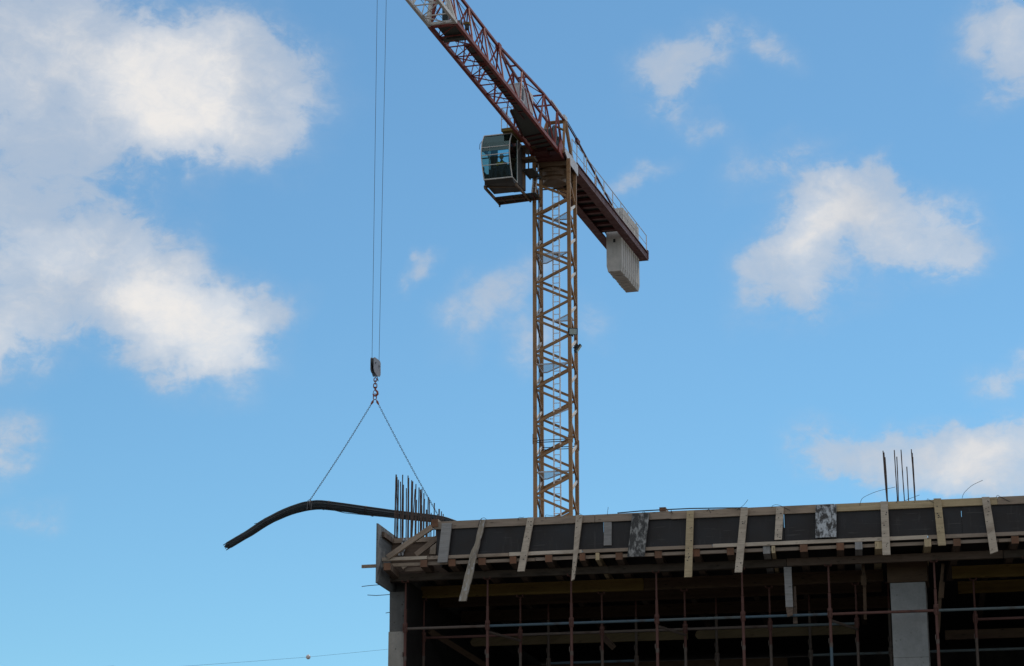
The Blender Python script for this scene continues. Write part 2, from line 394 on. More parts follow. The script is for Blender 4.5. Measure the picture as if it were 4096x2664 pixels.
# ---------------------------------------------------------------- building frame: u right along facade, n inwards, z up
PHI = R(12.2)
U = Vector((math.cos(PHI), -math.sin(PHI), 0)); NN = Vector((math.sin(PHI), math.cos(PHI), 0)); Z = Vector((0, 0, 1))
r0 = ray(1765, 2085); O = CAM + r0 * (38.0 / r0.y); O.z = 0
def FP(u, n, z): return O + U * u + NN * n + Z * z
def onf(x, y, n=0.0):
    r = ray(x, y); t = ((O - CAM).dot(NN) + n) / r.dot(NN); p = CAM + r * t
    return (p - O).dot(U), p.z
def onu(x, y, u):
    r = ray(x, y); t = ((O - CAM).dot(U) + u) / r.dot(U); p = CAM + r * t
    return (p - O).dot(NN), p.z
def P(x, y, n): u, z = onf(x, y, n); return FP(u, n, z)
def fbox(mb, u0, u1, n0, n1, z0, z1, m=0, endm=None, j=0.0):
    c = FP((u0 + u1) / 2, (n0 + n1) / 2, (z0 + z1) / 2); a, b, d = U * (u1 - u0) / 2, NN * (n1 - n0) / 2, Z * (z1 - z0) / 2
    L = sorted([a, b, d], key=lambda q: -q.length)
    return mb.box(c, L[0], L[1], L[2], m, endm, j)

UR = 13.0   # right end of the building
JZ = onf(2000, 2478, .57)[1]
bld = empty('unfinished_building', FP(4, 5, 0), 'unfinished concrete building with timber formwork along its open top storey', 'building')
m = MB(); fbox(m, -1.03, -.755, .57, 12, 0, 7.75); m.build('corner_wall', MT['wallc'], bld)
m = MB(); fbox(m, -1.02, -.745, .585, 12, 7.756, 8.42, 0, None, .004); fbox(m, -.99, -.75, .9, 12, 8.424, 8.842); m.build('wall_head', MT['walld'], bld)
m = MB(); fbox(m, -.748, -.725, .62, 11.9, 5.76, 8.6); m.build('wall_shade_sheet', MT['plyd'], bld)  # dark sheet added over the inner wall, shade put into its colour
m = MB(); fbox(m, 7.24, 7.80, 1.0, 1.56, 0, 8.33); m.build('column', MT['colc'], bld)
m = MB(); fbox(m, 7.20, 7.84, .97, 1.60, 8.334, 8.70); m.build('column_formwork', MT['hbrown'], bld)
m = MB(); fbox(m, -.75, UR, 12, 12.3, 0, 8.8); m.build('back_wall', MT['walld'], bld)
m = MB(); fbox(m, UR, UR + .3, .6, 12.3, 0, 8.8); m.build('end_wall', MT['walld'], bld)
m = MB(); fbox(m, -.752, UR, .58, 12, 5.5, 5.75); m.build('floor_slab', MT['wallc'], bld)
m = MB(); fbox(m, -.752, UR, .58, 12, 2.5, 2.75); m.build('floor_slab', MT['wallc'], bld)
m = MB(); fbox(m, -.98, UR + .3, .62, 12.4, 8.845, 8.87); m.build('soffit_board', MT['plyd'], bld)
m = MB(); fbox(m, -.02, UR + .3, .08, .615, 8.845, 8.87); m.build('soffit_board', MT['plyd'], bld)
m = MB(); fbox(m, -.95, UR + .3, .66, 12.3, 8.874, 8.98); m.build('roof_slab', MT['wallc'], bld)

# ---- edge formwork
fw = empty('edge_formwork', FP(4.5, 0, 8.8), 'long dark plywood edge formwork braced by timber rails and battens along the roof edge', 'formwork')
gaps = [onf(2414, 2100, .05)[0], onf(3136, 2070, .05)[0], onf(3845, 2050, .05)[0]]
us = [onf(1748, 2110, .05)[0]] + gaps + [UR]
for i in range(4):
    a, b = us[i] + (.003 if i else 0), us[i + 1] - (.002 if i != 1 else .004)
    m = MB(); fbox(m, a, b, .042 + .003 * (i % 2), .062, 8.895, 9.455 - .004 * i); m.build('plywood_panel', MT['ply'], fw)
for g_, lo, hi in ((gaps[0], 8.9, onf(2413, 2128, .05)[1]), (gaps[1], 8.9, onf(3136, 2110, .05)[1]), (gaps[2], 8.9, onf(3845, 2067, .05)[1]), (gaps[2], onf(3845, 2042, .05)[1], 9.44)):
    m = MB(); fbox(m, g_ - .05, g_ + .05, .066, .08, lo, hi); m.build('joint_strip', MT['ply'], fw)
# top rail in butted lengths
tr = [onf(1735, 2080)[0], onf(2380, 2060)[0], onf(2684, 2030)[0], onf(3338, 2000)[0], onf(3990, 1990)[0], UR]
for i in range(5):
    m = MB(); fbox(m, tr[i], tr[i + 1] - .006, 0.0, .04, 9.335 + .004 * (i % 2), 9.463 + .003 * (i % 3) - .003, 0, None, .003)
    m.build('top_rail', MT['w_yel' if i == 3 else 'w_rail'], fw)
# two lower rails
lr = [onf(1515, 2232)[0], onf(1710, 2200)[0], onf(2037, 2200)[0], onf(2330, 2200)[0], onf(2852, 2200)[0], onf(3715, 2200)[0], UR]
for i in range(6):
    m = MB(); fbox(m, lr[i], lr[i + 1] - .008, -.01 + .006 * (i % 2), .04, 8.835, 8.893 - .004 * (i % 2), 0, None, .004)
    m.build('lower_rail', MT['w_rail' if i % 2 else 'w_pale'], fw)
lr2 = [onf(1448, 2255, .06)[0], onf(1700, 2240, .06)[0], onf(2142, 2240, .06)[0], onf(2620, 2240, .06)[0], onf(3200, 2240, .06)[0], onf(4000, 2240, .06)[0], UR]
for i in range(6):
    m = MB(); fbox(m, lr2[i], lr2[i + 1] - .008, .045, .08, 8.748, 8.80, 0, None, .004)
    m.build('lower_rail', MT['w_rail'], fw)
# battens: (x,y top)(x,y bottom) width px top,bottom  material  n-front
def batten(x0, y0, x1, y1, w0, w1, mat, nf=-.045, th=.045, rough=False, label=None, endcut=0):
    u0, z0 = onf(x0, y0, nf); u1, z1 = onf(x1, y1, nf); s = 1 / 244.0
    a, b = w0 * s / 2, w1 * s / 2
    if not rough:
        pts = [(u0 - a, z0), (u0 + a, z0 - .003), (u1 + b, z1 + endcut), (u1 - b, z1)]
    else:
        L, Rr = [], []
        K = 16
        for k in range(K + 1):
            t = k / K; u = u0 + (u1 - u0) * t; z = z0 + (z1 - z0) * t; h = a + (b - a) * t
            L.append((u - h - (.028 if t > .32 else -.006) + random.uniform(-.006, .006), z)); Rr.append((u + h + random.uniform(-.007, .007), z))
        pts = L[::-1] + Rr
    m = MB(); m.prism([FP(u, nf, z) for u, z in pts], NN * th)
    if mat in ('w_pale', 'w_yel') :
        for k in range(9):
            t = random.uniform(.04, .95); q = random.uniform(-.6, .6); uu_ = u0 + (u1 - u0) * t + a * q; zz_ = z0 + (z1 - z0) * t
            m.box(FP(uu_, nf - .002, zz_), U * random.uniform(.004, .012), Z * random.uniform(.004, .008), NN * .002, 1)
    ob = m.build('batten', [MT[mat], MT['black']], fw)
    if label: ob['label'] = label
    return ob
batten(1787, 2092, 1769, 2249, 41, 40, 'w_grey', label='wide grey board at the left end of the formwork')
batten(1930, 2081, 1853, 2404, 21, 24, 'w_rough', rough=True, label='long ragged cement-stained batten hanging far below the rails')
batten(2123, 2069, 2083, 2285, 26, 28, 'w_pale')
batten(2317, 2059, 2291, 2323, 27, 12, 'w_pale', label='batten tapering to a point at its lower end', endcut=.03)
batten(2431, 2088, 2430, 2181, 31, 31, 'w_grey', .006, .034, label='short grey board behind the top rail')
batten(2563, 2053, 2543, 2226, 68, 68, 'mott1', label='broad dark board mottled with cement')
batten(2761, 2041, 2752, 2308, 28, 30, 'w_yel', label='yellowish batten')
batten(2978, 2031, 2953, 2289, 28, 29, 'w_pale')
batten(3120, 2027, 3112, 2158, 29, 28, 'w_pale')
batten(3304, 2018, 3303, 2149, 80, 81, 'mott2', label='broad board blotched white and black')
batten(3536, 2005, 3546, 2219, 28, 30, 'w_pale')
batten(3749, 1993, 3768, 2181, 29, 30, 'w_yel', label='yellowish batten with a dark split')
batten(3942, 1987, 3977, 2215, 29, 30, 'w_pale', endcut=.04)
batten(4180, 1979, 4196, 2200, 30, 30, 'w_pale')
# left corner: side panel, recessed low panel, braces
m = MB(); fbox(m, -1.035, -1.005, -.27, 2.6, 8.43, 9.42, 0, None, .003); m.build('side_panel', MT['w_side'], fw)
m = MB(); fbox(m, -1.0, -.02, .585, .605, 8.70, 9.29); m.build('plywood_panel', MT['w_dark'], fw)['label'] = 'low brown panel behind the diagonal braces'
m = MB(); fbox(m, -1.0, -.03, .54, .58, 9.24, 9.325, 0, None, .003); m.build('top_rail', MT['w_rail'], fw)
m = MB(); fbox(m, -1.0, -.955, -.05, .54, 9.235, 9.32); m.build('side_rail', MT['w_dark'], fw)
m = MB(); fbox(m, -.025, .0, .065, .60, 8.72, 9.44); m.build('end_panel', MT['ply'], fw)
m = MB(); fbox(m, -.16, -.05, -.02, .60, 9.37, 9.50, 0, 1); m.build('end_block', [MT['w_rail'], MT['w_end']], fw)
m = MB(); m.bar(P(1728, 2108, -.03), P(1550, 2230, -.03), .085, .06, NN); m.build('diagonal_brace', MT['w_rail'], fw)
m = MB(); m.bar(P(1752, 2150, .3), P(1664, 2220, .3), .085, .06, NN); m.build('diagonal_brace', MT['w_rail'], fw)
m = MB(); m.prism([P(1613, 2152, .5), P(1632, 2152, .5), P(1612, 2222, .5), P(1592, 2222, .5)], NN * .03); m.build('batten', MT['mott2'], fw)
m = MB(); m.prism([P(1738, 2163, .5), P(1746, 2165, .5), P(1742, 2216, .5), P(1718, 2216, .5), P(1722, 2185, .5)], NN * .03); m.build('batten', MT['w_pale'], fw)
m = MB(); m.bar(P(1622, 2280, .4), P(1702, 2275, .4), .05, .06); m.build('cleat', MT['w_rail'], fw)
m = MB(); m.prism([P(1602, 2262, .3), P(1622, 2256, .3), P(1625, 2266, .3), P(1612, 2277, .3)], NN * .04); m.build('cleat', MT['w_pale'], fw)
# tie wires
def wire(parent, pts, n, r=.0035, name='tie_wire'):
    pp = [P(x, y, n if not isinstance(n, (list, tuple)) else n[i]) for i, (x, y) in enumerate(pts)]
    out = []
    for i in range(len(pp) - 1):
        for k in range(4):
            t = k / 4; p0 = pp[max(i - 1, 0)]; p1 = pp[i]; p2 = pp[i + 1]; p3 = pp[min(i + 2, len(pp) - 1)]
            out.append(.5 * ((2 * p1) + (p2 - p0) * t + (2 * p0 - 5 * p1 + 4 * p2 - p3) * t * t + (3 * p1 - p0 - 3 * p2 + p3) * t ** 3))
    out.append(pp[-1]); m = MB(); m.tube(out, r, 5); return m.build(name, MT['wire'], parent, True)
W = [[(3439, 2022), (3443, 2006), (3455, 1989), (3507, 1966), (3581, 1948)], [(3849, 1993), (3853, 1978), (3865, 1962), (3891, 1940), (3931, 1921)],
     [(3618, 2004), (3645, 1992), (3678, 1980)], [(2947, 2040), (2975, 2020), (2992, 1998)], [(3087, 2032), (3090, 2023), (3105, 2019), (3125, 2024), (3160, 2042)],
     [(2431, 2060), (2430, 2050), (2433, 2028)], [(1922, 2090), (1926, 2076), (1936, 2071), (1946, 2078)], [(1912, 2104), (1920, 2080), (1930, 2072)], [(2072, 2082), (2076, 2070), (2090, 2070), (2096, 2068)],
     [(2184, 2072), (2183, 2060), (2210, 2063), (2225, 2061)], [(1776, 2100), (1790, 2106), (1806, 2094)], [(3708, 2004), (3711, 1995), (3730, 2008), (3765, 2016)], [(3586, 2010), (3588, 2002), (3592, 2001)],
     [(3985, 1988), (3990, 1981), (4000, 1986), (4040, 2007)], [(2685, 2052), (2684, 2040), (2690, 2055)], [(2827, 2046), (2835, 2036), (2842, 2052)], [(2570, 2052), (2574, 2044), (2580, 2050)], [(2940, 2036), (2950, 2030), (2960, 2038)],
     [(2110, 2100), (2118, 2082), (2130, 2078)], [(2310, 2062), (2318, 2054), (2330, 2064)]]
for w in W: wire(fw, w, -.008 if w[0][0] not in (3618,) else .2)
m = MB(); m.bar(P(2650, 2036, .02), P(2650, 2036, .02) + NN * .34, .105, .06, Z, 0, 1)
tag(m.build('timber_offcut', [MT['w_rail'], MT['w_end']]), 'short timber block lying across the top rail of the formwork', 'timber block')
pts = [(2470, 2052), (2560, 2044), (2650, 2039), (2760, 2034), (2880, 2032), (2990, 2031)]
m = MB(); m.tube([P(x, y, .03) for x, y in pts], .010, 6)
tag(m.build('steel_rod', MT['wire'], None, True), 'thin dark steel rod lying along the top rail under the timber block', 'rod')

# ---- joists (rest on the waling, ends poke out below the rails)
JD = (NN * math.cos(R(4.1)) - U * math.sin(R(4.1)))
joists = [(1564, 28, 'w_dark', 2262), (1696, 28, 'w_dark', 2240), (1807, 28, 'w_dark', 2233), (1927, 30, 'w_dark', 2226), (2052, 27, 'w_dark', 2218), (2195, 28, 'w_dark', 2213), (2330, 22, 'w_dark', 2210), (2390, 15, 'w_yel', 2198),
          (2475, 28, 'w_dark', 2193), (2632, 28, 'w_dark', 2195), (2785, 26, 'w_dark', 2190), (2921, 28, 'w_dark', 2182), (3066, 28, 'w_grey', 2188), (3093, 14, 'w_yel', 2175), (3215, 30, 'w_dark', 2175),
          (3361, 29, 'w_dark', 2166), (3435, 28, 'w_grey', 2165), (3514, 28, 'w_yel', 2155), (3711, 26, 'w_yel', 2150), (3828, 28, 'w_dark', 2158), (4060, 28, 'w_dark', 2140), (4180, 28, 'w_dark', 2140)]
endtxt = {'w_dark': 'reddish brown sawn end', 'w_yel': 'pale yellow end', 'w_grey': 'grey weathered end'}
for i, (x, w, mt, y) in enumerate(joists):
    u, z = onf(x, y + 12, 0); wd = w / 246.0; ztop = 8.828 if x > 1600 else 8.755
    p0 = FP(u, .0 + random.uniform(-.03, .03) if x > 1600 else -.25, ztop - .062); L = 3.1
    m = MB(); m.bar(p0, p0 + JD * L, wd, .118, Z, 0, 1)
    o = m.build('formwork_joist', [MT[mt if mt != 'w_yel' else 'w_yel'], MT['w_end'] if mt == 'w_dark' else MT[mt]])
    ordn = ['first', 'second', 'third', 'fourth', 'fifth', 'sixth', 'seventh', 'eighth', 'ninth', 'tenth', 'eleventh', 'twelfth', 'thirteenth', 'fourteenth', 'fifteenth', 'sixteenth', 'seventeenth', 'eighteenth', 'nineteenth', 'twentieth', 'twenty-first', 'twenty-second'][i]
    tag(o, '%s joist with %s under the roof edge, %s from the left' % ('narrow' if w < 20 else 'thick', endtxt[mt], ordn), 'joist', 'joists under the edge formwork')
    if i == len(joists) - 1: o['label'] = 'thick timber joist under the roof edge, last at the right'
for i in range(13):
    u = -.3 + i * .98 + random.uniform(-.15, .15)
    m = MB(); m.bar(FP(u + .1, 3.15, 8.765), FP(u - .1, 7.5, 8.765), .09, .118, Z)
    tag(m.build('formwork_joist', MT['w_dark']), 'dark joist deep under the slab behind the H-section beams', 'joist', 'deep joists in the dark')
# ---- walings
wu = [-1.193, 2.72, onf(3148, 2270, .52)[0], onf(4014, 2220, .52)[0], UR]
wt = ['left end of the building beside the corner wall', 'middle of the building between two butt joints', 'right of the hanging grey board', 'far right edge of the photo']
for i in range(4):
    m = MB(); fbox(m, wu[i], wu[i + 1] - .01, .50, .60, 8.585 - .006 * (i % 2), 8.70, 0, None, .004)
    tag(m.build('waling_beam', MT['w_wal' if i != 2 else 'w_dark']), 'dark stained waling beam carrying the joists, at the ' + wt[i], 'beam', 'waling beams on the front props')
# ---- yellow H20 beams on the second prop row
def hbeam(u0, u1, n, z0, mat, label):
    m = MB(); fbox(m, u0, u1, n - .04, n + .04, z0, z0 + .04); fbox(m, u0, u1, n - .014, n + .014, z0 + .04, z0 + .16); fbox(m, u0, u1, n - .04, n + .04, z0 + .16, z0 + .20)
    tag(m.build('formwork_beam', MT[mat]), label, 'beam', 'H section timber beams under the slab')
hbeam(-.91, 3.11, 1.65, 8.48, 'hbeam', 'yellow H-section timber beam under the left half of the slab')
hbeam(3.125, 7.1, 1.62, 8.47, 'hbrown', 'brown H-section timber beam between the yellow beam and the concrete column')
hbeam(onf(3808, 2290, 1.65)[0], UR, 1.65, 8.48, 'hbeam', 'yellow H-section beam right of the concrete column, the upper of two')
hbeam(onf(3832, 2350, 3.1)[0], UR, 3.1, 8.48, 'hbeam', 'yellow H-section beam right of the concrete column, the lower and deeper of two')
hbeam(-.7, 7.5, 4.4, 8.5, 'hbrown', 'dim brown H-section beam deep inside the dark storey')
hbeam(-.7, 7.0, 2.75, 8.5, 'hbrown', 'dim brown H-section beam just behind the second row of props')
for (x0, x1, n, z, nm) in [(-.25, 3.62, 3.2, 7.87, 'dull yellow plank with a rounded left end, behind the left props'), (3.75, 6.5, 3.2, 7.87, 'dull yellow plank behind the props left of the concrete column')]:
    m = MB(); pts = []
    for k in range(7):
        a = math.pi / 2 + math.pi * k / 6; pts.append(FP(x0 + .075 + .075 * math.cos(a), n, z + .075 + .075 * math.sin(a)))
    pts += [FP(x1, n, z), FP(x1, n, z + .15)]
    m.prism(pts, NN * .05); tag(m.build('timber_plank', MT['w_dull']), nm, 'plank')
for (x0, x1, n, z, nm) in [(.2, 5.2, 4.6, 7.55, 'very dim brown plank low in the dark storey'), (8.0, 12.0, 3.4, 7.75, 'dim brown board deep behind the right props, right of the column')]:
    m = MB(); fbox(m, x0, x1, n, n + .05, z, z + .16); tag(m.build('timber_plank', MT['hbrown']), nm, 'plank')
m = MB(); m.bar(P(1718, 2523, 1.9), P(1950, 2668, 3.4), .1, .05, NN)
tag(m.build('brace_plank', MT['hbrown']), 'dull yellow plank sloping down into the dark at the left corner', 'plank')
m = MB(); m.bar(P(2415, 2550, 1.8), P(2455, 2590, 2.2), .1, .04, NN)
tag(m.build('brace_plank', MT['w_dark']), 'short dark board leaning on the second row of props', 'plank')
# hanging boards
m = MB(); m.prism([P(3135, 2268, .48), P(3165, 2267, .48), P(3172, 2428, .48), P(3143, 2428, .48)], NN * .04); m.prism([P(3143, 2429, .49), P(3172, 2429, .49), P(3171, 2460, .49), P(3150, 2468, .49)], NN * .03, 1)
tag(m.build('hanging_board', [MT['w_grey'], MT['w_dark']]), 'pale grey board hanging below the waling beam, its foot dark', 'board')
m = MB(); m.prism([P(3175, 2345, .62), P(3183, 2345, .62), P(3190, 2494, .62), P(3172, 2494, .62)], NN * .04)
tag(m.build('hanging_board', MT['w_dark']), 'dark brown board just behind the pale hanging board', 'board')
for (x, y0, y1, dx, nm) in [(3452, 2258, 2348, 6, 'left of the concrete column'), (3772, 2256, 2400, -12, 'right of the concrete column')]:
    m = MB(); m.bar(P(x, y0, .8), P(x + dx, y1, .8), .05, .05, NN); m.bar(P(x + dx * .3, (y0 + y1) / 2, .79), P(x + dx * .7, y1 - 8, .79), .085, .045, NN)
    m.bar(P(x + dx, y1 + 1, .8), P(x + dx * 1.6, y1 + 130, .8), .05, .04, NN)
    tag(m.build('timber_post', MT['hbrown']), 'thin yellow timber post ' + nm, 'post')

# ---- props and ledgers
PZ = 5.75; LZ = 7.785
row1 = [-.738, .665, 2.075, 3.49, 4.893, 6.29, 7.967, 9.40]
row2 = [-.702, .986, 2.388, 3.795, 5.214, 6.639, 8.551]
row3 = [1.2, 2.75, 4.15, 5.75, 7.1]
ORD = ['leftmost', 'second from the left', 'third from the left', 'fourth from the left', 'fifth from the left', 'just left of the concrete column', 'just right of the concrete column', 'at the right edge of the photo']
def prop(u, n, top, label, group, mat='rust', lowmat=None, fork=True, zl=LZ):
    root = empty('scaffold_prop', FP(u, n, PZ), label, 'prop', group)
    sp = onf(2500, 2610, n)[1]
    m = MB(); m.tube([FP(u, n, PZ), FP(u, n, sp)], .0245, 12); m.build('lower_tube', MT[lowmat or mat], root, True)
    m = MB(); m.tube([FP(u, n, sp + .002), FP(u, n, top - .45)], .0243, 12); m.build('tube', MT[mat], root, True)
    m = MB(); m.tube([FP(u, n, top - .44), FP(u, n, top - .02)], .017, 10); m.build('screw_rod', MT['rust'], root, True)
    m = MB(); fbox(m, u - .055, u + .055, n - .05, n + .05, top - .014, top - .008)
    if fork:
        for s in (-1, 1): fbox(m, u + s * .05 - .01, u + s * .05 + .01, n - .056, n - .052, top - .014, top + .025)
    m.build('fork_head', MT['rust'], root)
    m = MB(); m.tube([FP(u, n, zl + .035), FP(u, n, zl + .05), FP(u, n, zl + .085), FP(u, n, zl + .1)], .04, 12, rs=[.036, .042, .042, .028])
    m.build('top_cup', MT[mat], root, True)
    m = MB(); m.tube([FP(u, n, zl - .07), FP(u, n, zl - .055), FP(u, n, zl - .03)], .04, 12, rs=[.028, .038, .042])
    for s in (-1, 1): m.bar(FP(u + s * .032, n - .01, zl - .03), FP(u + s * .032, n - .01, zl + .035), .014, .03, NN)
    m.build('bottom_cup', MT[mat], root, True)
    m = MB(); m.tube([FP(u, n, sp - .02), FP(u, n, sp + .05)], .029, 10); m.bar(FP(u - .03, n - .02, sp + .04), FP(u - .03, n - .02, sp + .12), .012, .03, NN)
    m.build('sleeve', MT['rustg'], root, True)
    return root
G1 = 'front row of scaffold props'; G2 = 'second row of scaffold props'; G3 = 'third row of scaffold props in the dark'
for i, u in enumerate(row1):
    nm = 'rusty front-row prop under the waling beam, ' + ORD[i]
    prop(u, .55, 8.575, nm, G1, 'rust', 'blue' if i == 5 else ('teal' if i == 4 - 0 and False else None))
for i, u in enumerate(row2):
    nm = ['behind the corner wall', 'right of the ragged long batten', 'left of the middle of the building', 'right of the middle of the building', 'left of the pale hanging board', 'left of the concrete column', 'right of the concrete column'][i]
    prop(u, 1.65, 8.455, 'thin rusty second-row prop under the H-section beam, ' + nm, G2, 'rust', 'rustg', zl=7.80)
for i, u in enumerate(row3):
    prop(u, 3.0, 8.7, 'barely lit brown prop deep inside the storey, %s from the left' % ['first', 'second', 'third', 'fourth', 'fifth'][i], G3, 'rustg', None, False, 7.5)
def ledger(u0, u1, n, z, mat, label, group):
    m = MB(); m.tube([FP(u0 + .03, n, z), FP(u0 + .045, n, z), FP(u1 - .045, n, z), FP(u1 - .03, n, z)], .0235, 10, rs=[.012, .0235, .0235, .012])
    tag(m.build('scaffold_ledger', MT[mat], None, True), label, 'tube', group)
cols = ['rustg', 'blue', 'blue', 'teal', 'blue', 'rust', 'teal']
cn = {'rustg': 'greyish brown', 'blue': 'blue', 'teal': 'grey-green', 'rust': 'rusty red'}
bay = ['in the leftmost bay', 'in the second bay from the left', 'in the third bay from the left', 'in the middle bay', 'passing under the pale hanging board', 'crossing in front of the concrete column', 'right of the concrete column']
for i in range(7): ledger(row1[i], row1[i + 1], .55, LZ, cols[i], '%s horizontal tube between front props, %s' % (cn[cols[i]], bay[i]), 'front row of horizontal tubes')
cols2 = ['rust', 'rustg', 'rustg', 'rustg', 'teal', 'teal']
for i in [0, 1, 2, 3, 4]: ledger(row2[i], row2[i + 1], 1.65, 7.80, cols2[i], '%s horizontal tube between second-row props, %s' % (cn[cols2[i]], ['leftmost', 'second from the left', 'third from the left', 'fourth from the left', 'left of the concrete column'][i]), 'second row of horizontal tubes')
ledger(row2[6], UR, 1.65, 7.80, 'rust', 'rusty red horizontal tube behind the front tubes at the right edge', 'second row of horizontal tubes')
ledger(row3[3], row3[4], 3.0, 7.5, 'teal', 'dim grey-green tube low behind the left side of the column', 'deep horizontal tubes')
ledger(row3[4], UR, 3.0, 7.5, 'teal', 'dim grey-green tube low behind the right side of the column', 'deep horizontal tubes')
ledger(row3[0], row3[1], 3.0, 7.5, 'blue', 'dim blue tube deep inside, under the rounded plank', 'deep horizontal tubes')
# transverse ledgers into the depth
for i in (1, 3, 5):
    m = MB(); m.tube([FP(row1[i], .59, LZ - .09), FP(row2[i], 1.61, LZ - .09)], .022, 8)
    tag(m.build('cross_tube', MT['rustg'], None, True), 'short tube running into the dark from the prop %s' % ORD[i].replace('just ', ''), 'tube', 'tubes running into the storey')

# ---- starter bars
def rebar_mesh(p0, p1, r=.0095):
    m = MB(); p0, p1 = Vector(p0), Vector(p1); L = (p1 - p0).length; K = max(2, int(L / .12)); pts = []
    d = Vector((random.uniform(-1, 1), random.uniform(-1, 1), 0)) * .006
    for k in range(K + 1):
        t = k / K; pts.append(p0.lerp(p1, t) + d * math.sin(t * 3.1))
    m.tube(pts, r, 7, rs=[r * (1.08 if k % 2 else .96) for k in range(K + 1)]); return m
bars = [(477, 125, 462), (486, 150, 478), (500, 178, 495), (521, 198, 517), (544, 127, 536), (549, 230, 542), (582, 265, 577), (599, 135, 592), (606, 160, 603), (637, 183, 627), (646, 195, 643), (681, 222, 672), (672, 275, 622), (687, 385, 686),
        (713, 258, 708), (727, 280, 722), (743, 272, 722), (741, 440, 737), (763, 316, 752), (769, 375, 757), (790, 487, 788), (808, 357, 790), (821, 385, 818), (838, 520, 836), (871, 418, 868), (920, 480, 905), (944, 505, 935), (962, 532, 955), (903, 540, 898), (889, 560, 886)]
def lab_bar(i, n): return i
for i, (xt, yt, xb) in enumerate(bars):
    X, Y = 1400 + xt / 2.58, 1850 + yt / 2.58; XB = 1400 + xb / 2.58
    uu = -.94 + (.16 if i % 2 else 0)
    if X < 1600: n = .66 + (X - 1585) * .004; u, z = onf(X, Y, n)
    else:
        n, z = onu(X, Y, uu)
        if n < .64: n = .66; uu, z = onf(X, Y, n)
        u = uu
    n = max(n, .64); ub = onf(XB, 2152, n)[0]; ut = onf(X, Y, n)[0]
    zt = onf(X, Y, n)[1]; zb = onf(XB, 2152, n)[1]; k = (8.9 - zb) / (zt - zb); pb = FP(ub + (ut - ub) * k * .0, n, 8.9)
    m = rebar_mesh(pb, FP(ut, n, zt), .0095 if i % 5 else .013)
    where = 'in the cluster at its outer left end' if X < 1615 else ('in the middle of the row' if X < 1690 else ('among the shorter-looking bars at its right end' if X < 1745 else 'just above the timber end block'))
    tag(m.build('starter_bar', MT['rebar'], None, True), 'upright reinforcing bar above the corner wall, ' + where, 'rebar', 'starter bars of the corner wall, ' + where)
rb = [(3532, 1803, 3548), (3536, 1810, 3551), (3540, 1829, 3549), (3577, 1800, 3590), (3587, 1827, 3593), (3604, 1799, 3618), (3627, 1867, 3634), (3645, 1797, 3659), (3649, 1812, 3660), (3651, 1828, 3661)]
for i, (x, y, xb) in enumerate(rb):
    n = .7 + .05 * (i % 3); m = rebar_mesh(P(xb, 2003, n) + (P(xb, 2003, n) - P(x, y, n)) * .2, P(x, y, n), .0085)
    wh = 'left cluster of three' if i < 3 else ('close pair second from the left' if i < 5 else ('third from the left' if i == 5 else ('shortest of them' if i == 6 else 'right cluster of three')))
    tag(m.build('starter_bar', MT['rebar'], None, True), 'upright reinforcing bar above the right roof edge, ' + wh, 'rebar', 'starter bars on the right, ' + wh)
for i, (pts, nm) in enumerate([([(1447, 2346), (1480, 2342), (1530, 2338)], 'upper of the two long ones'), ([(1470, 2380), (1505, 2382), (1560, 2378)], 'lower of the two long ones'), ([(1543, 2452), (1560, 2449)], 'short one lower on the wall')]):
    m = MB(); m.tube([P(x, y, .9) for x, y in pts], .006, 6)
    tag(m.build('protruding_rod', MT['wire'], None, True), 'thin steel rod sticking out left of the corner wall, ' + nm, 'rod', 'rods sticking out of the corner wall')

# ================================================================ tower crane
MX, MY = 1.85, 95.5
M0 = Vector((MX, MY, 0)); ZT = Z
am = R(11.7); mP = Vector((math.cos(am), -math.sin(am), 0)); mB = Vector((math.sin(am), math.cos(am), 0))
aj = R(16.8); jP = Vector((math.cos(aj), -math.sin(aj), 0)); jB = Vector((math.sin(aj), math.cos(aj), 0))
def MM(p, b, z): return M0 + mP * p + mB * b + Z * z
def S(p, b, z): return M0 + jP * p + jB * b + Z * z
def sP(x, y, p):
    r = ray(x, y); t = (p - (CAM - M0).dot(jP)) / r.dot(jP); q = CAM + r * t - M0; return q.dot(jB), q.z
def sB(x, y, b):
    r = ray(x, y); t = (b - (CAM - M0).dot(jB)) / r.dot(jB); q = CAM + r * t - M0; return q.dot(jP), q.z
def sZ(x, y, z):
    r = ray(x, y); t = (z - CAMH) / r.z; q = CAM + r * t - M0; return q.dot(jP), q.dot(jB)
crane = empty('tower_crane', M0, 'tall tower crane with mustard mast, red and white lattice jib and glazed cab', 'crane')
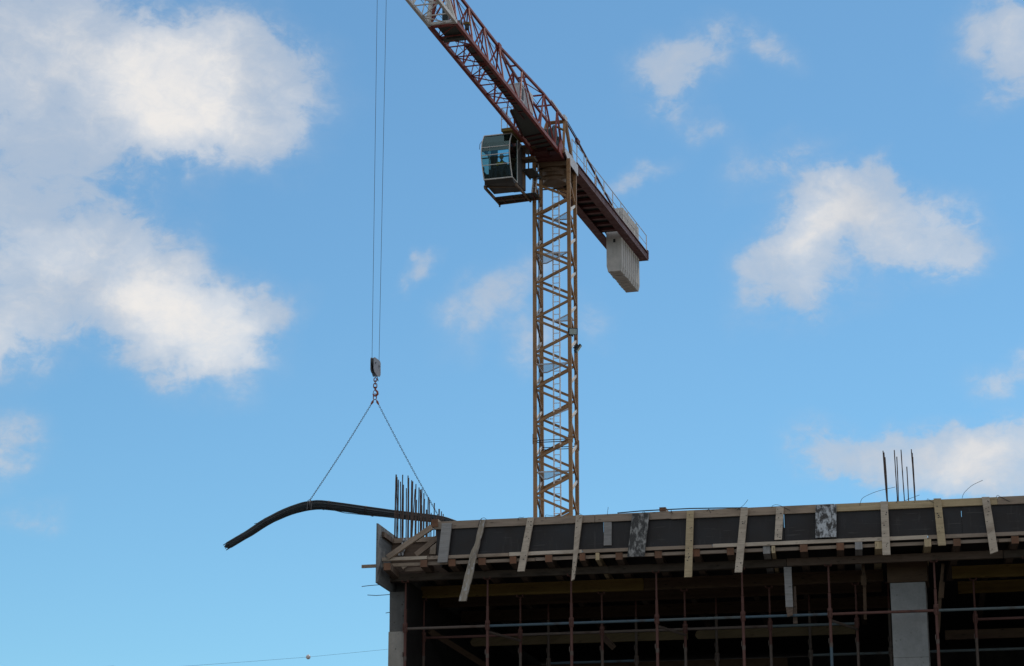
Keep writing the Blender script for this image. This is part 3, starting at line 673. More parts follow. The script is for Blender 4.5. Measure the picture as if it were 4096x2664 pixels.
# ---- mast
HW = .75; CS = .15
m = MB()
for p in (-1, 1):
    for b in (-1, 1):
        m.bar(MM(p * HW, b * HW, 0), MM(p * HW, b * HW, 24.72), CS, CS, mB); m.bar(MM(p * HW, b * HW, 24.726), MM(p * HW, b * HW, 36.45), CS - .004, CS - .004, mB)
        m.bar(MM(p * HW, b * HW, 36.455), MM(p * HW, b * HW, 37.08), CS, CS, mB)
mast = m.build('mast', MT['mustard'], crane)
m = MB()
STEP = 1.53; z0 = 22.32 - STEP * 14
def faces_b(mb, k0, k1, only=None):
    pass
low = MB()
def brace(za, zb, pa, pb, ba, bb, w, hi, mat, up):
    if hi: q = MB(); q.bar(MM(pa, ba, za), MM(pb, bb, zb), w, .07, up); q.build('brace', MT[mat], mast)
    else: low.bar(MM(pa, ba, za), MM(pb, bb, zb), w, .07, up)
for k in range(0, 24):
    z = z0 + STEP * k; hi = z > 20.5
    i_ = HW - .03
    if z < 36.3 - .7:
        brace(z + .04, z + STEP / 2 - .04, -i_, i_, -HW, -HW, .10, hi, 'mustard', mB); brace(z + STEP / 2 + .04, z + STEP - .04, i_, -i_, -HW, -HW, .10, hi, 'mustard', mB)
        brace(z + .64, z + .6 + STEP / 2 - .04, -i_, i_, HW, HW, .10, hi, 'mustard', mB); brace(z + .6 + STEP / 2 + .04, z + .6 + STEP - .04, i_, -i_, HW, HW, .10, hi, 'mustard', mB)
        for s in (-1, 1):
            brace(z + .15, z + .15 + STEP / 2 - .04, s * HW, s * HW, -i_, i_, .10, hi, 'white', mP); brace(z + .15 + STEP / 2 + .04, z + .11 + STEP, s * HW, s * HW, i_, -i_, .09, hi, 'mustard', mP)
low.build('lower_lattice', MT['mustard'], mast)
# splice collars, bolts and tie bars
for p in (-1, 1):
    for b in (-1, 1):
        m = MB()
        m.bar(MM(p * HW, b * HW, 24.62), MM(p * HW, b * HW, 24.71), CS + .03, CS + .03, mB); m.bar(MM(p * HW, b * HW, 24.74), MM(p * HW, b * HW, 24.83), CS + .03, CS + .03, mB)
        for s in (-1, 1):
            m.tube([MM(p * (HW + .08), b * (HW + .03 * s), 24.52), MM(p * (HW + .08), b * (HW + .03 * s), 24.95)], .025, 6)
        m.build('splice_joint', MT['mustard'], mast)
for b in (-1, 1):
    for dz in (0, .09):
        m = MB(); m.tube([MM(-HW, b * HW * .9, 24.6 + dz), MM(HW, b * HW * .9, 24.6 + dz)], .018, 6); m.build('tie_bar', MT['black'], mast)
# ladder
lad = MB()
for s in (-1, 1): lad.bar(MM(.0 + s * .14, .25, 18), MM(.0 + s * .14, .25, 36.0), .05, .06, mB)
k = 18.1
while k < 36: lad.tube([MM(-.14, .25, k), MM(.14, .25, k)], .018, 5); k += .28
lad.build('ladder', MT['alu'], mast)
for i, (zz, kind) in enumerate([(23.35, 0), (28.0, 0), (30.25, 1), (32.9, 0), (34.85, 1)]):
    m = MB(); i_ = HW - .08
    if kind == 0: poly = [(-i_, -i_), (i_, -i_), (i_ * .9, -i_ * .85), (-i_ * .75, i_), (-i_, i_)]
    else: poly = [(-.2, i_), (i_, -.35), (i_, i_)]
    m.prism([MM(p, b, zz) for p, b in poly], Z * .02, 1)
    for a, b in zip(poly, poly[1:] + poly[:1]): m.bar(MM(a[0], a[1], zz - .02), MM(b[0], b[1], zz - .02), .03, .045)
    m.build('platform', [MT['galv'], MT['mesh']], mast)
zc = 25.9
m = MB(); m.bar(MM(-.62, .3, zc - .05), MM(.70, .0, zc + .32), .03, .08)
for q in range(5): m.tube([MM(-.5 + q * .07, .27, zc - .1), MM(-.5 + q * .07, .27, zc - .04)], .024, 6)
m.build('cable_tray', MT['galv'], mast)
m = MB(); m.tube([MM(-.66, -.3, 18), MM(-.66, -.3, 36)], .02, 6); m.build('cable', MT['black'], mast)
# ---- slewing unit
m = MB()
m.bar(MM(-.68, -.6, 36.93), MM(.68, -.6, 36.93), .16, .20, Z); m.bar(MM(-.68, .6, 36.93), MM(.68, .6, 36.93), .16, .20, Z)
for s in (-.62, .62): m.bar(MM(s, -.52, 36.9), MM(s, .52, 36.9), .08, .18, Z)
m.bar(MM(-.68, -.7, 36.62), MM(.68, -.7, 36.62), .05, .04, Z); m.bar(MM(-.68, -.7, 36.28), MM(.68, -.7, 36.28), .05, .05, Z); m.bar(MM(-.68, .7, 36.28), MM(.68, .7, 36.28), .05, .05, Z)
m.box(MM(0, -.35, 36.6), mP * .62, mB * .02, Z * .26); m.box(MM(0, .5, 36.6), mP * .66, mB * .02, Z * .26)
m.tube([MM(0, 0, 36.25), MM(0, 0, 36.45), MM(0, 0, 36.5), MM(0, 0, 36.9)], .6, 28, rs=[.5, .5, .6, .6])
slew = m.build('slewing_unit', MT['mustard_shaded'], crane)
m = MB()
m.box(S(0, -.05, 37.12), jB * .95, jP * .66, Z * .09)
m.box(S(0, .1, 37.55), jB * .7, jP * .48, Z * .33); m.box(S(-.2, -1.35, 37.22), jB * .35, jP * .3, Z * .08)
m.build('turntable', MT['darkred'], slew)
# ---- jib
ZJ = 37.26; HP = .525; ZTOP = 39.27
BR = -15.4
def jcol(b): return 'white' if b < BR else 'red'
m = MB()
for s in (-1, 1):
    m.bar(S(s * HP, BR, ZJ), S(s * HP, -1.2, ZJ), .13, .15); m.bar(S(s * HP, -29, ZJ), S(s * HP, BR - .01, ZJ), .12, .13, Z, 1)
    m.bar(S(s * .37, .3, ZTOP), S(s * .35, -2.9, ZTOP), .09, .09); m.bar(S(s * .35, -2.91, ZTOP), S(s * .03, -8.35, ZTOP), .09, .09)
m.bar(S(0, -8.36, ZTOP), S(0, BR - .4, ZTOP), .10, .10); m.bar(S(0, -29, ZTOP), S(0, BR - .41, ZTOP), .10, .10, Z, 1)
m.box(S(0, -8.3, ZTOP), jB * .16, jP * .09, Z * .11)
jib = m.build('jib', [MT['red'], MT['white']], crane)
def jbar(a, b, w, mat, name='brace', r=True):
    q = MB()
    q.tube([a, b], w / 2, 7) if r else q.bar(a, b, w, w)
    return q.build(name, MT[mat], jib, r)
low_nodes = [-7.25 - 1.0 * k for k in range(0, 22)]
for k, b in enumerate(low_nodes):
    if b < -28.5: continue
    mt = jcol(b + .2)
    jbar(S(-HP + .05, b, ZJ), S(HP - .05, b, ZJ), .055, mt)
    if k % 2 == 1:
        for d in (-1, 1):
            jbar(S(-HP + .05, b + d * .06, ZJ - .01), S(HP - .05, b + d, ZJ - .01), .05, jcol(b + d * .5))
# side lacing: top nodes every 2 m beyond the split, and the rear bays
tops = [-10.3 - 2 * k for k in range(9)]
for t in tops:
    for s in (-1, 1):
        for d in (-1.0, 1.0): jbar(S(0, t, ZTOP), S(s * HP, t + d * 1.0, ZJ + .04), .075 if d < 0 else .06, jcol(t + d * .5 + .2))
        jbar(S(s * .03, t, ZTOP - .02), S(s * (HP - .01), t, ZJ + .05), .04, jcol(t + .2))
tp2 = [(-8.3, 0.02), (-5.6, .18), (-2.9, .35), (-.9, .37)]
for i, (t, pt) in enumerate(tp2):
    nxt = [(-9.3, -7.2), (-7.0, -4.3), (-4.1, -1.9), (-1.8, -.4)][i]
    for s in (-1, 1):
        for lb in nxt: jbar(S(s * pt, t, ZTOP), S(s * HP, lb, ZJ + .05), .08, 'red')
        if i: jbar(S(s * pt, t, ZTOP), S(s * HP, t + .05, ZJ + .05), .05, 'red')
for b, w in [(-6.3, .14), (-5.0, .22), (-2.9, .35), (-1.7, .36), (.2, .36)]:
    jbar(S(-w, b, ZTOP - .04), S(w, b, ZTOP - .04), .08, 'red' if b < 0 else 'mustard')
jbar(S(-.2, -5.0, ZTOP - .03), S(.34, -2.95, ZTOP - .03), .05, 'red'); jbar(S(.35, -2.9, ZTOP - .03), S(-.36, -1.7, ZTOP - .03), .05, 'red')
# end frames at the colour change
m = MB(); m.bar(S(-.46, BR - .12, ZJ), S(.46, BR - .12, ZJ), .10, .10); m.build('end_frame', MT['white'], jib)
m = MB(); m.bar(S(-.46, BR + .12, ZJ), S(.46, BR + .12, ZJ), .11, .12)
for s in (-1, 1): m.bar(S(s * HP, BR + .1, ZJ), S(0, BR + .1 - .25, ZTOP), .13, .10, jB)
m.build('end_frame', MT['red'], jib)
m = MB()
for s in (-1, 1): m.bar(S(s * HP, BR - .2, ZJ), S(s * .02, BR - .65, ZTOP), .14, .10, jB)
m.build('end_frame', MT['white'], jib)
# winch deck for the trolley near the colour change
m = MB(); m.box(S(.02, -14.65, ZJ + .1), jB * .62, jP * .36, Z * .02)
m.bar(S(-.46, -14.05, ZJ), S(.46, -14.05, ZJ), .12, .12); m.bar(S(-.46, -13.75, ZJ + .02), S(.46, -13.75, ZJ + .02), .09, .05)
m.build('winch_deck', MT['grate'], jib)
m = MB(); m.tube([S(.0, -15.05, ZJ + .13), S(0, -15.05, ZJ + .2), S(0, -15.05, ZJ + .75)], .13, 14, rs=[.15, .13, .13]); m.box(S(0, -15.05, ZJ + .82), jB * .1, jP * .1, Z * .06)
m.tube([S(-.35, -14.4, ZJ + .32), S(.4, -14.4, ZJ + .32)], .2, 16)
m.build('trolley_winch', MT['winch'], jib, True)
m = MB(); m.bar(S(.48, -13.9, ZJ + .35), S(.48, -13.9, ZJ + .52), .2, .16); m.build('junction_box', [MT['black']], jib)
m = MB(); m.box(S(.48, -13.9, ZJ + .57), jB * .1, jP * .11, Z * .04); m.build('box_lid', MT['hbeam'], jib)
# walkway beside the right chord, plated deck near the mast
m = MB()
b = -13.2
while b < -6.0:
    m.box(S(.30, b + .42, ZJ + .03), jB * .40, jP * .13, Z * .012); b += .9
m.build('walkway', MT['grate'], jib)
m = MB(); m.bar(S(.16, -13.3, ZJ + .02), S(.16, -5.2, ZJ + .02), .035, .05); m.bar(S(.43, -13.3, ZJ + .02), S(.43, -5.2, ZJ + .02), .03, .05)
b = -13.25
while b < -5.2: m.bar(S(.14, b, ZJ + .0), S(.45, b, ZJ + .0), .10, .04); b += .9
m.build('walkway_frame', MT['darkred'], jib)
m = MB(); m.prism([S(-.1, -6.3, ZJ + .04), S(.44, -6.3, ZJ + .04), S(.44, -1.2, ZJ + .04), S(-.44, -1.2, ZJ + .04), S(-.44, -3.4, ZJ + .04)], Z * .02); m.build('deck_plate', MT['grate'], jib)
m = MB(); m.bar(S(-.1, -6.3, ZJ), S(-.44, -3.4, ZJ), .05, .07)
for q in range(5): m.bar(S(-.42, -3.2 + q * .5, ZJ), S(.42, -3.4 + q * .5, ZJ), .05, .05)
m.build('deck_frame', MT['darkred'], jib)
# ropes inside the jib
for p, z in ((-.33, .25), (-.02, .18), (.06, .18), (.3, 1.3)):
    m = MB(); m.tube([S(p, -28.5, ZJ + z), S(p * .7, -1.5, ZJ + z + .1)], .010, 5); m.build('trolley_rope', MT['rope'], jib)
# electric cabinets
m = MB(); m.box(S(.05, -5.9, 38.12), jB * .30, jP * .24, Z * .34); m.box(S(.05, -5.9, 38.47), jB * .33, jP * .27, Z * .02)
cabn = m.build('electric_cabinet', MT['galv'], jib)
m = MB(); m.box(S(.295, -5.9, 38.1), jB * .18, jP * .006, Z * .25); m.build('cabinet_door', MT['black'], cabn)
m = MB(); m.box(S(.1, -4.75, 38.18), jB * .36, jP * .22, Z * .42); m.build('electric_cabinet', MT['galv'], jib)
# hoist winch
m = MB(); m.tube([S(-.35, -1.05, 38.15), S(-.3, -1.05, 38.15), S(-.29, -1.05, 38.15), S(.27, -1.05, 38.15), S(.28, -1.05, 38.15), S(.34, -1.05, 38.15)], .3, 20, rs=[.38, .38, .27, .27, .38, .38])
m.box(S(.1, -.35, 37.98), jB * .3, jP * .25, Z * .2); m.bar(S(.36, -1.4, 37.5), S(.36, .1, 38.0), .05, .45)
m.bar(S(-.3, -1.7, 37.75), S(.42, -1.7, 37.75), .12, .5)
m.build('hoist_winch', MT['winch'], jib, True)
m = MB(); m.bar(S(.35, -1.0, 38.5), S(.55, -.5, 38.5), .07, .07); m.build('limit_switch', MT['hbeam'], jib)
# root brackets
for s in (-1, 1):
    m = MB(); m.prism([S(s * .6, -1.55, 37.12), S(s * .6, -1.0, 37.0), S(s * .6, -.95, 37.6), S(s * .6, -1.25, 37.75), S(s * .6, -1.5, 37.45)], jP * s * .05); m.build('root_bracket', MT['red'], jib)
# A-frame
m = MB()
for s in (-1, 1):
    m.bar(S(s * .60, -.75, 37.3), S(s * .38, .28, 39.3), .11, .11); m.bar(S(s * .60, .85, 37.3), S(s * .40, .36, 39.25), .11, .11)
m.bar(S(-.4, .32, 39.2), S(.4, .32, 39.2), .09, .09)
af = m.build('a_frame', MT['mustard'], crane)
m = MB()
for s in (-1, 1):
    m.box(S(s * .4, .3, 39.36), jB * .22, jP * .05, Z * .1); m.bar(S(s * .4, .45, 39.3), S(s * .4, -1.9, 39.36), .05, .06)
m.build('peak_bracket', MT['galv'], af)
# ---- counter-jib
CW = .71; ZC = 37.30
m = MB()
for s in (-1, 1):
    m.bar(S(s * CW, -.9 if s > 0 else .2, ZC), S(s * CW, 14.15, ZC), .05, .32)
    m.bar(S(s * (CW - .13), .9, ZC - .18), S(s * (CW - .13), 14.13, ZC - .18), .38, .035); m.bar(S(s * (CW - .02), .9, ZC + .165), S(s * (CW - .02), 14.13, ZC + .165), .20, .03)
m.bar(S(-CW - .04, 14.2, ZC), S(CW + .04, 14.2, ZC), .10, .33)
m.box(S(CW + .03, 14.15, ZC + .12), jB * .1, jP * .03, Z * .2)
cj = m.build('counter_jib', MT['darkred'], crane)
m = MB(); b = 1.0
while b < 10.0: m.bar(S(-CW + .05, b, ZC - .02), S(CW - .05, b, ZC - .02), .22, .12); b += .85
m.build('cross_member', MT['darkred'], cj)
m = MB(); m.box(S(0, 5.6, ZC + .1), jB * 4.6, jP * (CW - .06), Z * .012); m.build('deck', MT['grate'], cj)
for s in (-1, 1):
    m = MB(); m.bar(S(s * (CW + .02), 1.0, ZC + .185), S(s * (CW + .02), 13.8, ZC + .185), .10, .04); m.build('kick_plate', MT['galv'], cj)
m = MB(); m.prism([S(CW + .06, -1.15, 37.25), S(CW + .06, -1.1, 37.42), S(CW + .06, -.2, 37.42), S(CW + .06, .95, 37.35), S(CW + .06, .95, 36.85), S(CW + .06, .5, 36.9), S(CW + .06, -.55, 36.95)], jP * .03)
m.build('side_plate', MT['galv'], cj)
def rail(s, b0, b1, step, zb, h, nm='railing'):
    m = MB(); b = b0
    while b <= b1 + .01: m.tube([S(s, b, zb), S(s, b, zb + h)], .022, 6); b += step
    m.build('post', MT['white'], rl)
rl = MB(); rl.tube([S(CW + .03, 2.6, ZC + 1.02), S(CW + .03, 13.9, ZC + 1.02)], .02, 6); rl.tube([S(CW + .03, .2, ZC + .55), S(CW + .03, 13.9, ZC + .55)], .015, 6)
rl.tube([S(CW + .03, .2, ZC + 1.02), S(CW + .03, 2.2, ZC + 1.02), S(CW + .03, 2.2, ZC + .3)], .02, 6)
rl = rl.build('railing', MT['galv'], cj)
for b in (.2, 1.0, 2.6, 4.2, 5.7, 7.3, 8.85, 10.2, 11.9, 13.9):
    m = MB(); m.tube([S(CW + .03, b, ZC + .15), S(CW + .03, b, ZC + 1.03)], .024, 6); m.build('rail_post', MT['white'], rl)
rl2 = MB(); rl2.tube([S(-CW - .03, 2.6, ZC + 1.02), S(-CW - .03, 13.9, ZC + 1.02)], .02, 6)
rl2 = rl2.build('railing', MT['galv'], cj)
# tie rods
for s in (-1, 1):
    m = MB(); m.tube([S(s * .4, .5, 39.25), S(s * .44, 2.1, 39.0)], .035, 8); m.tube([S(s * .44, .55, 39.3), S(s * .48, 2.1, 39.05)], .02, 6)
    m.box(S(s * .45, 2.2, 38.97), jB * .22, jP * .06, Z * .09)
    m.tube([S(s * .45, 2.3, 38.97), S(s * .5, 9.2, 37.75)], .05, 8); m.box(S(s * .5, 9.3, 37.65), jB * .35, jP * .06, Z * .14)
    m.tube([S(s * .5, 9.6, 37.72), S(s * .5, 11.2, 37.5)], .04, 8); m.build('tie_rod', MT['darkred'], crane, True)
m = MB(); m.bar(S(.5, 5.1, ZC + .15), S(.5, 5.1, ZC + 1.0), .09, .09); m.build('stanchion', MT['red'], cj)
# counterweights
nb = 9
for i in range(nb):
    b0 = 10.35 + i * .405
    zb = 35.47 + random.uniform(-.02, .02); h = .39
    t = .19; w = .37
    prof = [(-w, zb + .28), (-w + .06, zb), (w - .06, zb), (w, zb + .28), (w, 38.75), (-w, 38.75)]
    if i == 0: prof = [(-w, zb + .28), (-w + .06, zb), (w - .06, zb), (w, zb + .28), (w, 37.4), (w * .6, 37.6), (w * .6, 38.55), (-w * .6, 38.55), (-w * .6, 37.6), (-w, 37.4)]
    m = MB(); m.prism([S(p, b0, z) for p, z in prof], jB * (h - .095)); m.prism([S(p * .86, b0 + h - .09, z + .10 if z < 36 else z - .01) for p, z in prof], jB * .095)
    o = m.build('counterweight', MT['cement'], crane)
    if i == 0:
        o['label'] = 'front counterweight block with a small square recess'
        m = MB(); m.box(S(.02, b0 - .004, 36.98), Z * .085, jP * .055, jB * .006); m.build('recess', MT['black'], o)

# ---- operator cab
C0, C1 = -2.14, -.90
prof = [(-3.40, 35.48), (-3.62, 35.9), (-3.78, 36.35), (-3.80, 36.6), (-3.72, 37.0), (-3.42, 37.43)]
back = -1.95
m = MB()
m.prism([S(C0, -3.40, 35.46), S(C0, -3.2, 35.33), S(C0, back, 35.33), S(C0, back, 35.46)], jP * (C1 - C0))           # floor
# back wall around a window
m.box(S((C0 + C1) / 2, back - .02, 35.85), jP * (C1 - C0) / 2, jB * .03, Z * .40)
m.box(S(-2.06, back - .02, 36.78), jP * .08, jB * .03, Z * .53); m.box(S(-1.19, back - .02, 36.78), jP * .29, jB * .03, Z * .53)
m.box(S((C0 + C1) / 2, back - .02, 37.34), jP * (C1 - C0) / 2, jB * .03, Z * .03); m.box(S(-1.73, back - .02, 37.0), jP * .25, jB * .02, Z * .02)
m.box(S(C1 + .0, -2.3, 36.4), jB * .35, jP * .025, Z * .95)                                                       # solid rear side
cab = m.build('operator_cab', MT['cabg'], crane)
m = MB(); m.prism([S(C0, -3.44, 37.425), S(C0, -3.44, 37.40), S(C0, back, 37.36), S(C0, back, 37.425)], jP * (C1 - C0)); m.build('roof_shade_sheet', MT['black'], cab)  # black sheet added under the roof, cab shade put into its colour
m = MB(); m.prism([S(C0, -3.44, 37.43), S(C0, -3.44, 37.46), S(C0, back, 37.46), S(C0, back, 37.43)], jP * (C1 - C0)); m.build('roof', MT['white'], cab)
m = MB()
for p in (C0, C1):
    m.tube([S(p, b, z) for b, z in prof], .024, 8)
m.build('front_pillar', MT['white'], cab, True)
m = MB()
def pb(z):
    for (b0, z0_), (b1, z1_) in zip(prof, prof[1:]):
        if z0_ <= z <= z1_: return b0 + (b1 - b0) * (z - z0_) / (z1_ - z0_)
for z in (36.78, 36.42, 36.02): m.tube([S(C0, pb(z), z), S(C1, pb(z), z)], .018, 6)
m.tube([S(C0, -3.4, 35.48), S(C1, -3.4, 35.48)], .03, 6); m.tube([S(C0, -3.42, 37.43), S(C1, -3.42, 37.43)], .03, 6)
for p in (C0, C1): m.tube([S(p, -2.65, 35.48), S(p, -2.65, 37.4)], .025, 6); m.tube([S(p, -3.4, 35.48), S(p, back, 35.48)], .025, 6)
m.build('window_frame', MT['white'], cab)
m = MB()
for a, b in zip(prof, prof[1:]):
    o = len(m.v); m.v += [S(C0 + .02, a[0] + .01, a[1]), S(C1 - .02, a[0] + .01, a[1]), S(C1 - .02, b[0] + .01, b[1]), S(C0 + .02, b[0] + .01, b[1])]; m.face([o, o + 1, o + 2, o + 3])
m.build('windscreen', MT['glass'], cab)
for p in (C0, C1):
    m = MB(); poly = [S(p, b + .02, z) for b, z in prof] + [S(p, -2.0 if p == C0 else -2.66, 37.38), S(p, -2.0 if p == C0 else -2.66, 35.5)]
    m.v = poly; m.face(list(range(len(poly)))); m.build('side_window', MT['glass'], cab)
m = MB(); m.v = [S(-1.98, back - .02, 36.25), S(-1.48, back - .02, 36.25), S(-1.48, back - .02, 37.31), S(-1.98, back - .02, 37.31)]; m.face([0, 1, 2, 3]); m.build('rear_window', MT['glass'], cab)
m = MB(); m.tube([S(C0 - .03, -3.3, 37.4), S(C0 - .03, -3.9, 36.9), S(C0 - .03, -3.95, 36.65)], .012, 5); m.tube([S(-1.9, -3.7, 36.9), S(-1.8, -3.8, 36.6)], .01, 4); m.tube([S(-1.2, -3.72, 36.97), S(-1.1, -3.75, 36.85)], .01, 4)
m.build('wiper', MT['black'], cab)
m = MB(); m.box(S(-1.58, -2.42, 36.12), Z * .30, jP * .25, jB * .06); m.box(S(-1.58, -2.7, 35.92), jB * .26, jP * .25, Z * .06); m.tube([S(-1.58, -2.7, 35.46), S(-1.58, -2.7, 35.86)], .07, 8)
for s in (-1, 1): m.box(S(-1.55 + s * .38, -2.9, 35.85), jB * .25, jP * .08, Z * .16); m.tube([S(-1.55 + s * .38, -3.05, 36.0), S(-1.55 + s * .38, -3.08, 36.12)], .015, 5)
m.build('seat', MT['jacket'], cab)
m = MB(); m.box(S(C1 + .01, -1.72, 36.35), jB * .24, jP * .02, Z * .86); m.box(S(C1 - .25, -1.5, 36.35), jP * .25, jB * .02, Z * .86); m.build('rear_panel', MT['mustard_shaded'], cab)
m = MB(); m.prism([S(-.86, -2.0, 36.30), S(-.36, -2.0, 36.30), S(-.36, -.8, 36.30), S(-.86, -.8, 36.30)], Z * .02)
for p in (-.86, -.38): m.bar(S(p, -2.0, 36.28), S(p, -.8, 36.28), .04, .07)
m.bar(S(-.62, -1.9, 36.33), S(-.62, -1.9, 37.0), .10, .06); m.build('side_walkway', MT['grate'], cab)
# catwalk under and behind the cab
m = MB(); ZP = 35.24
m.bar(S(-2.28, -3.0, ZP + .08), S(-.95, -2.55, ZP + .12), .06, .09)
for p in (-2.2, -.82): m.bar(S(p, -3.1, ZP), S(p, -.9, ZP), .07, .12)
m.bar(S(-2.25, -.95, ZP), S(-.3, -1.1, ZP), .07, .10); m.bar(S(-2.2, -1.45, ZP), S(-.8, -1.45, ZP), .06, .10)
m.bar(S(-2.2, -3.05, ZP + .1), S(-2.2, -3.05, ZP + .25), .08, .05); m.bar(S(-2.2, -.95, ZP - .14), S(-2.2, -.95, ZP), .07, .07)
cw_ = m.build('cab_platform', MT['mustard_shaded'], crane)
m = MB(); m.prism([S(-2.18, -1.7, ZP + .03), S(-.35, -1.8, ZP + .03), S(-.35, -1.1, ZP + .03), S(-2.18, -.97, ZP + .03)], Z * .02); m.build('deck_plate', MT['grate'], cw_)
m = MB()
for q in range(4): m.bar(S(-1.9 + q * .45, -1.7, ZP), S(-1.9 + q * .45, -1.0, ZP), .04, .05)
m.build('deck_rib', MT['darkred'], cw_)
m = MB()
for p in (-.78, -.62): m.bar(S(p, -1.0, ZP), S(p + .12, -.8, 36.9), .03, .05)
for q in range(6): m.tube([S(-.76 + q * .02, -.97 + q * .03, ZP + .3 + q * .28), S(-.60 + q * .02, -.97 + q * .03, ZP + .3 + q * .28)], .012, 5)
m.build('access_ladder', MT['galv'], cw_)
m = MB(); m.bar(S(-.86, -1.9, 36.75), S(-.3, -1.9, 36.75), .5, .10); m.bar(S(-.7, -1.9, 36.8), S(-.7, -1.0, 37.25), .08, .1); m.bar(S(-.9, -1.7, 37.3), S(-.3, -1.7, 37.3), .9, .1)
m.build('cab_bracket', MT['mustard_shaded'], crane)
# balcony above the cab
m = MB(); m.bar(S(-1.28, -3.7, 37.5), S(-.58, -3.75, 37.5), .06, .14); m.prism([S(-1.28, -3.7, 37.45), S(-.58, -3.72, 37.45), S(-.58, -2.2, 37.45), S(-1.28, -2.2, 37.45)], Z * .03)
bc = m.build('balcony', MT['hbeam'], crane)
m = MB()
for (p, b) in ((-1.28, -3.7), (-1.02, -3.72), (-1.28, -2.4)): m.tube([S(p, b, 37.5), S(p, b, 38.5)], .022, 6)
m.tube([S(-1.28, -3.7, 38.5), S(-1.02, -3.72, 38.5), S(-.6, -3.72, 38.5)], .02, 6); m.tube([S(-1.28, -3.7, 38.0), S(-.6, -3.72, 38.0)], .016, 6); m.tube([S(-1.28, -3.7, 38.5), S(-1.28, -2.4, 38.5)], .02, 6)
m.build('balcony_rail', MT['galv'], bc)
# trolley on the jib (above the frame)
TB = -22.0
m = MB()
for s in (-1, 1): m.bar(S(s * .36, TB - .8, ZJ - .16), S(s * .36, TB + .8, ZJ - .16), .05, .10)
for b in (-.8, .8): m.bar(S(-.6, TB + b, ZJ - .14), S(.6, TB + b, ZJ - .14), .06, .06)
for b in (-.45, .45): m.tube([S(-.04, TB + b, ZJ - .16), S(.04, TB + b, ZJ - .16)], .16, 16)
for s in (-1, 1):
    for b in (-.7, .7): m.tube([S(s * .5, TB + b, ZJ - .1), S(s * .58, TB + b, ZJ - .1)], .06, 10)
m.build('trolley', MT['galv'], crane)

# ---- hook block, ropes, sling, load
def HB(x, y, b=0.0):
    p, z = sB(x, y, TB + b); return p, z
hz = sB(1500, 1475, TB)[1]
pr = -.0
def hp(b, z, p=0.0):      # hook block local: p across, b along the jib
    return S(sB(1502, 1475, TB)[0] + p, TB + b, z)
zt = sB(1500, 1437, TB)[1]; zbm = zt - .62
prof_h = [(-.30, zt - .02), (-.22, zt), (.24, zt), (.32, zt - .06), (.33, zt - .45), (.24, zt - .55), (.03, zbm + .05), (-.03, zbm + .05), (-.26, zt - .50), (-.33, zt - .42), (-.33, zt - .08)]
hb = MB()
for s in (-.055, .055): hb.prism([hp(b, z, s - .008) for b, z in prof_h], jP * .016)
hb = hb.build('hook_block', MT['block']); tag(hb, 'grey steel hook block hanging from two thin ropes in the blue sky', 'hook block')
for b, z in ((-.16, zt - .17), (.17, zt - .2)):
    m = MB(); m.tube([hp(b, z, -.045), hp(b, z, .045)], .17, 18); m.tube([hp(b, z, -.075), hp(b, z, .075)], .035, 10); m.build('sheave', MT['black'], hb, True)
m = MB(); m.bar(hp(-.31, zt - .12, 0), hp(-.31, zt - .22, 0), .1, .02, jB); m.build('rope_guard', MT['hook'], hb)
m = MB(); m.tube([hp(-.1, zbm + .16), hp(-.28, zbm + .02), hp(-.2, zbm - .03), hp(-.05, zbm + .02)], .012, 5); m.tube([hp(.1, zbm + .16), hp(.28, zbm - .06), hp(.12, zbm + .0)], .012, 5); m.build('wire_guard', MT['chain'], hb)
def link(mb, c, d, w, L, H_, r, side):
    """stadium link: centre c, long dir d (unit), half-length L, half-width H_, in plane (d, side)"""
    pts = []
    for k in range(5): a = math.pi / 2 - math.pi * k / 4; pts.append(c + d * (L - H_ + H_ * math.cos(a)) + side * H_ * math.sin(a))
    for k in range(5): a = -math.pi / 2 - math.pi * k / 4; pts.append(c + d * (-(L - H_) + H_ * math.cos(a)) + side * H_ * math.sin(a))
    mb.tube(pts, r, 5, closed=True)
hk = hp(0, 0); X0 = Vector((hk.x, hk.y, 0))
def at_hook(y): p, z = sB(1500, y, TB); return Vector((hk.x, hk.y, z))
m = MB()
link(m, at_hook(1519), Z, 0, .07, .045, .018, Vector((1, 0, 0)))
link(m, at_hook(1530), Z, 0, .07, .035, .016, Vector((0, 1, 0)))
link(m, at_hook(1543), Z, 0, .09, .055, .018, Vector((1, 0, 0)))
m.tube([at_hook(1548) , at_hook(1552)], .05, 8)
m.build('chain_link', MT['hook'], hb, True)
m = MB(); c = at_hook(1571); pts = [at_hook(1553), c + Vector((.01, 0, .10)), c + Vector((.075, 0, .03)), c + Vector((.085, 0, -.04)), c + Vector((.03, 0, -.105)), c + Vector((-.04, 0, -.10)), c + Vector((-.07, 0, -.04))]
m.tube(pts, .03, 8, rs=[.025, .03, .036, .04, .036, .03, .018]); m.tube([c + Vector((-.005, 0, .12)), c + Vector((-.055, 0, .03)), c + Vector((-.065, 0, -.04))], .012, 6)
m.build('hook', MT['hook'], hb, True)
